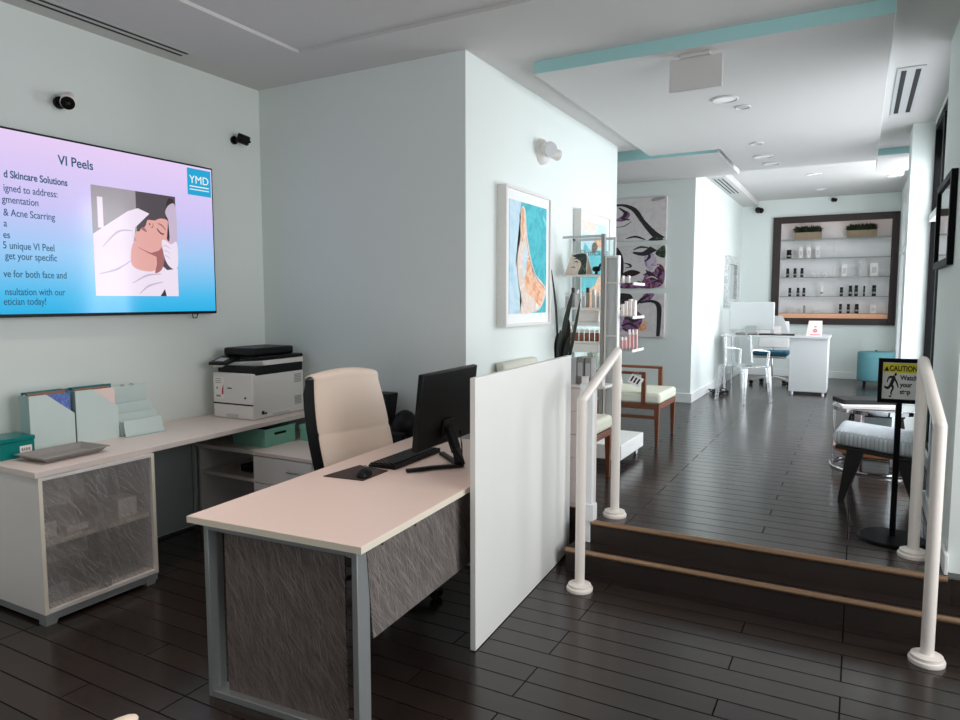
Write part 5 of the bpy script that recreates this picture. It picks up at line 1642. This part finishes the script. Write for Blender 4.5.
cf = MB().hexa([(-0.105, -0.055, 0), (0.095, -0.055, 0), (0.095, -0.052, 0), (-0.105, -0.052, 0)], [(-0.075, -0.003, 0.21), (0.095, -0.003, 0.21), (0.095, 0.0, 0.21), (-0.075, 0.0, 0.21)]).build('front_leaf', M['pinkpaper'], cd)
MB().hexa([(-0.105, 0.052, 0), (0.095, 0.052, 0), (0.095, 0.055, 0), (-0.105, 0.055, 0)], [(-0.075, 0.001, 0.21), (0.095, 0.001, 0.21), (0.095, 0.004, 0.21), (-0.075, 0.004, 0.21)]).build('back_leaf', M['paper'], cd)
B = Board(cf, (-0.09, -0.056, 0), (0.18, 0, 0), (0, 0.052, 0.208), (0, -1, 0.25))
B.shape('flower_mark', [(0.55, 0.22), (0.70, 0.30), (0.66, 0.42), (0.55, 0.46), (0.44, 0.42), (0.40, 0.30)], M['pink_ink'], 0.0008)
B.shape('flower_heart', [(0.55, 0.30), (0.59, 0.34), (0.55, 0.38), (0.51, 0.34)], M['pinkpaper'], 0.0012)
B.shape('name_mark', [(0.48, 0.56), (0.64, 0.56), (0.64, 0.66), (0.48, 0.66)], M['grey'], 0.0008, False)
B.shape('base_band', [(0.2, 0.06), (0.92, 0.06), (0.92, 0.10), (0.2, 0.10)], M['pink_ink'], 0.0008, False)

# clear acrylic armchair
gc = thing('acrylic_chair', 'clear acrylic armchair in front of the far white desk', 'chair', (-1.275, 9.51, ZP), R(-38))
# faces +Y in its own space (toward the desk), turned slightly
MB().box(-0.24, 0.24, -0.20, 0.22, 0.455, 0.475).build('seat', M['acrylic'], gc, bevel=0.008)
for sx, sy in ((-1, -1), (1, -1), (-1, 1), (1, 1)):
    MB().hexa([(sx * 0.245 - 0.018, sy * 0.225 - 0.018, 0), (sx * 0.245 + 0.018, sy * 0.225 - 0.018, 0), (sx * 0.245 + 0.018, sy * 0.225 + 0.018, 0), (sx * 0.245 - 0.018, sy * 0.225 + 0.018, 0)],
              [(sx * 0.215 - 0.026, sy * 0.190 - 0.026, 0.454), (sx * 0.215 + 0.026, sy * 0.190 - 0.026, 0.454), (sx * 0.215 + 0.026, sy * 0.190 + 0.026, 0.454), (sx * 0.215 - 0.026, sy * 0.190 + 0.026, 0.454)]).build('leg', M['acrylic_edge'], gc, bevel=0.006)
rows = []
for i in range(8):
    z = 0.476 + i * 0.058
    row = []
    for k in range(13):
        a = R(205 + k * 130 / 12)
        rr = 0.25 + 0.01 * i / 8
        row.append((rr * math.cos(a), 0.02 + rr * 0.9 * math.sin(a) - 0.05 * i / 8, z + (0.02 * math.sin(PI * k / 12) if i == 7 else 0)))
    rows.append(row)
MB().grid_surface(rows).build('backrest', M['acrylic'], gc, smooth='full', solid=0.012)
for s in (-1, 1):
    MB().tube([(s * 0.235, 0.15, 0.47), (s * 0.245, 0.17, 0.66), (s * 0.245, 0.05, 0.68), (s * 0.24, -0.10, 0.69)], 0.012, flat=(0.03, 0.02)).build('armrest', M['acrylic_edge'], gc, bevel=0.003)

# blue swivel chair behind the far desk
bc = thing('swivel_chair', 'white framed swivel chair with blue seat behind the far desk', 'chair', (-1.16, 11.62, ZP), R(0))
MB().box(-0.25, 0.25, -0.24, 0.24, 0.46, 0.53).build('seat', M['blue_fabric'], bc, bevel=0.03, seg=4)
MB().box(-0.24, 0.24, -0.23, 0.23, 0.425, 0.459).build('seat_pan', M['white'], bc, bevel=0.012)
MB().hexa([(-0.23, 0.23, 0.56), (0.23, 0.23, 0.56), (0.23, 0.27, 0.56), (-0.23, 0.27, 0.56)], [(-0.21, 0.30, 0.98), (0.21, 0.30, 0.98), (0.21, 0.33, 0.98), (-0.21, 0.33, 0.98)]).build('backrest', M['white'], bc, bevel=0.012)
for s in (-1, 1):
    MB().tube([(s * 0.24, 0.05, 0.44), (s * 0.285, 0.05, 0.46), (s * 0.285, 0.05, 0.66), (s * 0.285, -0.16, 0.67)], 0.014).build('armrest', M['white'], bc, smooth=True)
MB().cyl((0, 0, 0.10), (0, 0, 0.425), 0.028).build('gas_lift', M['chrome'], bc, smooth=True)
MB().tube([(0, 0.20, 0.44), (0, 0.27, 0.50), (0, 0.262, 0.60)], 0.018).build('back_bracket', M['white'], bc, smooth=True)
for k in range(5):
    a = 2 * PI * k / 5 - 0.35
    e = (0.29 * math.cos(a), 0.29 * math.sin(a))
    l_ = MB().tube([(0, 0, 0.12), (e[0] * .5, e[1] * .5, 0.105), (e[0], e[1], 0.075)], 0.02, flat=(0.045, 0.03)).build('leg', M['white'], bc, bevel=0.004)
    tx_, ty_ = -math.sin(a), math.cos(a)
    MB().cyl((e[0] - 0.022 * tx_, e[1] - 0.022 * ty_, 0.033), (e[0] + 0.022 * tx_, e[1] + 0.022 * ty_, 0.033), 0.032, n=18).build('caster', M['black'], l_, smooth=True)
cbm = thing('power_cable', 'tangled black power cables on the floor behind the far desk', 'cable', (-1.665, 10.05, ZP))
pts = [(0.10 * math.sin(i * 1.3) * (1 + 0.2 * (i % 3)), 0.16 * math.cos(i * 0.9), 0.008 + 0.02 * (i % 4)) for i in range(26)]
MB().tube(pts, 0.007, 8).build('cord', M['black'], cbm, smooth=True)
box('power_strip', M['white'], cbm, -0.03, 0.03, 0.15, 0.37, 0.0, 0.035)

# teal ottoman
ot = thing('ottoman', 'round teal upholstered ottoman by the far wall', 'ottoman', (0.268, 12.25, ZP))
MB().lathe([(0.001, 0.075), (0.235, 0.075), (0.25, 0.09), (0.25, 0.50), (0.237, 0.52), (0.001, 0.53)], n=44).build('cushion', M['teal_fabric'], ot, smooth=True)
MB().lathe([(0.251, 0.43), (0.253, 0.434), (0.251, 0.438)], n=44).build('piping', M['teal_fabric'], ot, smooth=True)
MB().sphere((0, 0, 0.535), 0.02, (1, 1, 0.6), 12).build('button', M['black'], ot, smooth='full')
for a in (45, 135, 225, 315):
    x, y = 0.20 * math.cos(R(a)), 0.20 * math.sin(R(a))
    MB().cyl((x, y, 0), (x, y, 0.0745), 0.018, 0.025, 14).build('foot', M['black'], ot, smooth=True)

# ------------------------------------------------------------------ lit display on the far wall
nd = thing('display_case', 'dark framed recessed display lit in warm orange on the far wall', 'display case', (0, 13.02, 0))
x0, x1, z0, z1 = -1.34, 0.525, 1.165, 2.985
xi0, xi1, zi0, zi1 = -1.215, 0.42, 1.27, 2.875
b = MB()
b.box(x0, xi0, -0.05, -0.001, z0, z1).box(xi1, x1, -0.05, -0.001, z0, z1)
b.box(xi0, xi1, -0.05, -0.001, z0, zi0).box(xi0, xi1, -0.05, -0.001, zi1, z1)
b.build('frame', M['niche_wood'], nd, bevel=0.004)
b = MB()
b.box(xi0, xi1, 0.26, 0.28, zi0, zi1 + 0.05)
b.build('back_panel', M['niche_back'], nd)
b = MB()
b.box(xi0 - 0.014, xi0, 0.0, 0.28, zi0, zi1 + 0.05).box(xi1, xi1 + 0.014, 0.0, 0.28, zi0, zi1 + 0.05)
b.box(xi0, xi1, 0.0, 0.28, zi0 - 0.014, zi0).box(xi0, xi1, 0.0, 0.28, zi1 + 0.05, zi1 + 0.06)
b.build('lining', M['niche_back'], nd)
box('led_strip', M['warm_led'], nd, xi0 + 0.02, xi1 - 0.02, 0.006, 0.035, zi1 + 0.036, zi1 + 0.048)
box('led_strip', M['warm_led'], nd, xi0 + 0.02, xi1 - 0.02, 0.04, 0.07, zi0 + 0.001, zi0 + 0.012)
box('bottom_lip', mat('lip_glow_orange', srgb(250, 184, 146), 0.6), nd, xi0, xi1, -0.001, 0.006, zi0, 1.345)  # warm glow along the bottom edge put into the lip colour
box('divider', M['niche_back'], nd, -0.405, -0.399, 0.25, 0.259, 1.36, zi1)
SZ = [2.605, 2.285, 1.965, 1.640, 1.355]
for z in SZ:
    s_ = box('shelf', M['shelfglass'], nd, xi0 + 0.002, xi1 - 0.002, 0.01, 0.258, z - 0.010, z)
    box('shelf_edge', M['grey'], s_, xi0 + 0.002, xi1 - 0.002, 0.006, 0.0095, z - 0.011, z)
YN = 13.02
def planter(label, xa, xb):
    t = thing('planter_box', label, 'planter', ((xa + xb) / 2, YN + 0.12, SZ[0] + 0.0005), 0, 'fern planters in the display')
    w = (xb - xa) / 2
    b = MB()
    b.box(-w, w, -0.08, -0.07, 0, 0.115).box(-w, w, 0.07, 0.08, 0, 0.115).box(-w, -w + 0.01, -0.07, 0.07, 0, 0.115).box(w - 0.01, w, -0.07, 0.07, 0, 0.115).box(-w + 0.01, w - 0.01, -0.07, 0.07, 0, 0.02)
    b.build('trough', M['planter_wood'], t)
    box('soil', M['soil'], t, -w + 0.011, w - 0.011, -0.069, 0.069, 0.021, 0.11)
    b = MB()
    rnd = random.Random(len(label))
    for i in range(420):
        px, py = rnd.uniform(-w + 0.02, w - 0.02), rnd.uniform(-0.055, 0.055)
        ang = rnd.uniform(0, 2 * PI)
        ln = rnd.uniform(0.07, 0.17)
        ox = px * 0.35
        p0 = Vector((px, py, 0.095))
        d = Vector((math.cos(ang) * 0.6 + ox * 2.5, math.sin(ang) * 0.5, rnd.uniform(0.6, 1.6))).normalized()
        p1 = p0 + d * ln * 0.6
        p2 = p0 + d * ln + Vector((0, 0, -0.035 * abs(d.x)))
        p2.y = min(max(p2.y, -0.11), 0.11)
        p1.y = min(max(p1.y, -0.11), 0.11)
        p2.z = min(p2.z, 0.235)
        s = Vector((-d.y, d.x, 0.1)).normalized() * rnd.uniform(0.009, 0.017)
        b.face([p0 - s * 0.4, p1 - s, p2, p1 + s, p0 + s * 0.4])
    b.build('foliage', M['leaf2'], t)
planter('wooden trough of dark ferns over the left half of the display', -1.01, -0.60)
planter('wooden trough of dark ferns over the right half of the display', -0.215, 0.215)

def item(shelf, x, w, h, m_, label, shape='bottle'):
    z = SZ[shelf] + 0.0005
    if shape == 'bottle':
        t = thing('product_bottle', label, 'bottle', (x, YN + 0.10, z), 0, 'products in the lit display')
        MB().lathe([(w * .96, 0), (w, 0.004), (w, h * 0.62), (w * .9, h * .66)], n=14).build('bottle', M[m_], t, smooth=True)
        MB().lathe([(w * 0.93, h * 0.67), (w * 0.93, h)], n=14).build('cap', M[m_], t, smooth=True)
        MB().lathe([(w * 1.01, h * 0.22), (w * 1.01, h * 0.40)], n=14).build('label_band', M['grey'], t, smooth=True)
    else:
        t = thing('product_carton', label, 'box', (x, YN + 0.10, z), 0, 'products in the lit display')
        box('carton', M[m_], t, -w, w, -0.03, 0.03, 0, h, bevel=0.003)
        box('label_panel', M['greylight'], t, -w * .6, w * .6, -0.0308, -0.0302, h * .25, h * .7)
rowname = ['under the ferns', 'on the second shelf', 'on the third shelf', 'on the fourth shelf', 'on the bottom shelf']
item(1, -1.089, 0.040, 0.15, 'black', 'squat black jar on the display shelf below the ferns')
for i, x in enumerate((-0.903, -0.781, -0.644)):
    item(1, x, 0.030, 0.185, 'paper', 'white carton on the display shelf below the ferns, %s from the black jar' % words_[i], 'carton')
for i, x in enumerate((-1.10, -0.984, -0.875)):
    item(2, x, 0.025, 0.155, 'black', 'black bottle on the middle display shelf, %s from the frame' % words_[i])
for i, x in enumerate((-0.692, -0.615, -0.52)):
    item(2, x, 0.024, 0.062, 'paper', 'small white jar on the middle display shelf, %s after the black bottles' % words_[i], 'carton')
item(2, -0.231, 0.038, 0.20, 'paper', 'white carton on the middle display shelf just past the divider', 'carton')
item(2, 0.0, 0.025, 0.22, 'greylight', 'pale grey tall carton on the middle display shelf', 'carton')
item(2, 0.199, 0.055, 0.215, 'paper', 'widest white carton on the middle display shelf', 'carton')
for i, x in enumerate((-1.055, -0.925, -0.832)):
    item(3, x, 0.024, 0.145, 'black', 'black bottle on the fourth display shelf, %s from the frame' % words_[i])
item(3, -0.559, 0.022, 0.18, 'paper', 'white tall bottle on the fourth display shelf')
for i, x in enumerate((-0.262, -0.13, -0.044, 0.071, 0.213)):
    item(3, x, 0.026 if i not in (3, 4) else (0.014 if i == 3 else 0.031), (0.15, 0.175, 0.18, 0.17, 0.18)[i], 'black', 'black bottle on the fourth display shelf, %s past the divider' % words_[i])
item(4, -1.008, 0.030, 0.10, 'greylight', 'pale carton on the bottom display shelf, nearest the frame', 'carton')
item(4, -0.814, 0.020, 0.125, 'grey', 'grey slim bottle on the bottom display shelf')
item(4, -0.608, 0.05, 0.05, 'greylight', 'flat pale carton on the bottom display shelf', 'carton')
for i, x in enumerate((-0.265, -0.148, -0.025)):
    item(4, x, (0.023, 0.024, 0.030)[i], 0.155, 'black', 'black bottle on the bottom display shelf, %s past the divider' % words_[i])
item(4, 0.215, 0.042, 0.14, 'paper', 'white carton at the end of the bottom display shelf', 'carton')

# ------------------------------------------------------------------ cream visitor chair, only its armrest tip shows at the bottom edge
vc = thing('visitor_chair', 'cream visitor chair whose rounded armrest tip shows at the bottom edge', 'chair', (-1.635, 0.697, 0), R(12))
MB().box(-0.24, 0.24, -0.24, 0.24, 0.40, 0.47).build('seat', M['leather'], vc, bevel=0.03, seg=4)
MB().hexa([(-0.23, -0.28, 0.42), (0.23, -0.28, 0.42), (0.23, -0.22, 0.42), (-0.23, -0.22, 0.42)], [(-0.22, -0.34, 0.64), (0.22, -0.34, 0.64), (0.22, -0.29, 0.64), (-0.22, -0.29, 0.64)]).build('backrest', M['leather'], vc, bevel=0.02, seg=4)
for s in (-1, 1):
    ar = MB().tube([(s * 0.25, -0.26, 0.50), (s * 0.25, -0.26, 0.60), (s * 0.25, 0.18, 0.60), (s * 0.25, 0.18, 0.02)], 0.014).build('arm_frame', M['chrome'], vc, smooth=True)
    b = MB().sphere((s * 0.25, 0.09, 0.617), 0.042, (0.95, 3.0, 0.55), 22)
    b.build('arm_pad', M['leather'], ar, smooth='full')
    MB().cyl((s * 0.22, 0.20, 0), (s * 0.22, 0.20, 0.40), 0.013).build('leg', M['chrome'], vc, smooth=True)
    MB().cyl((s * 0.22, -0.20, 0), (s * 0.22, -0.20, 0.40), 0.013).build('leg', M['chrome'], vc, smooth=True)
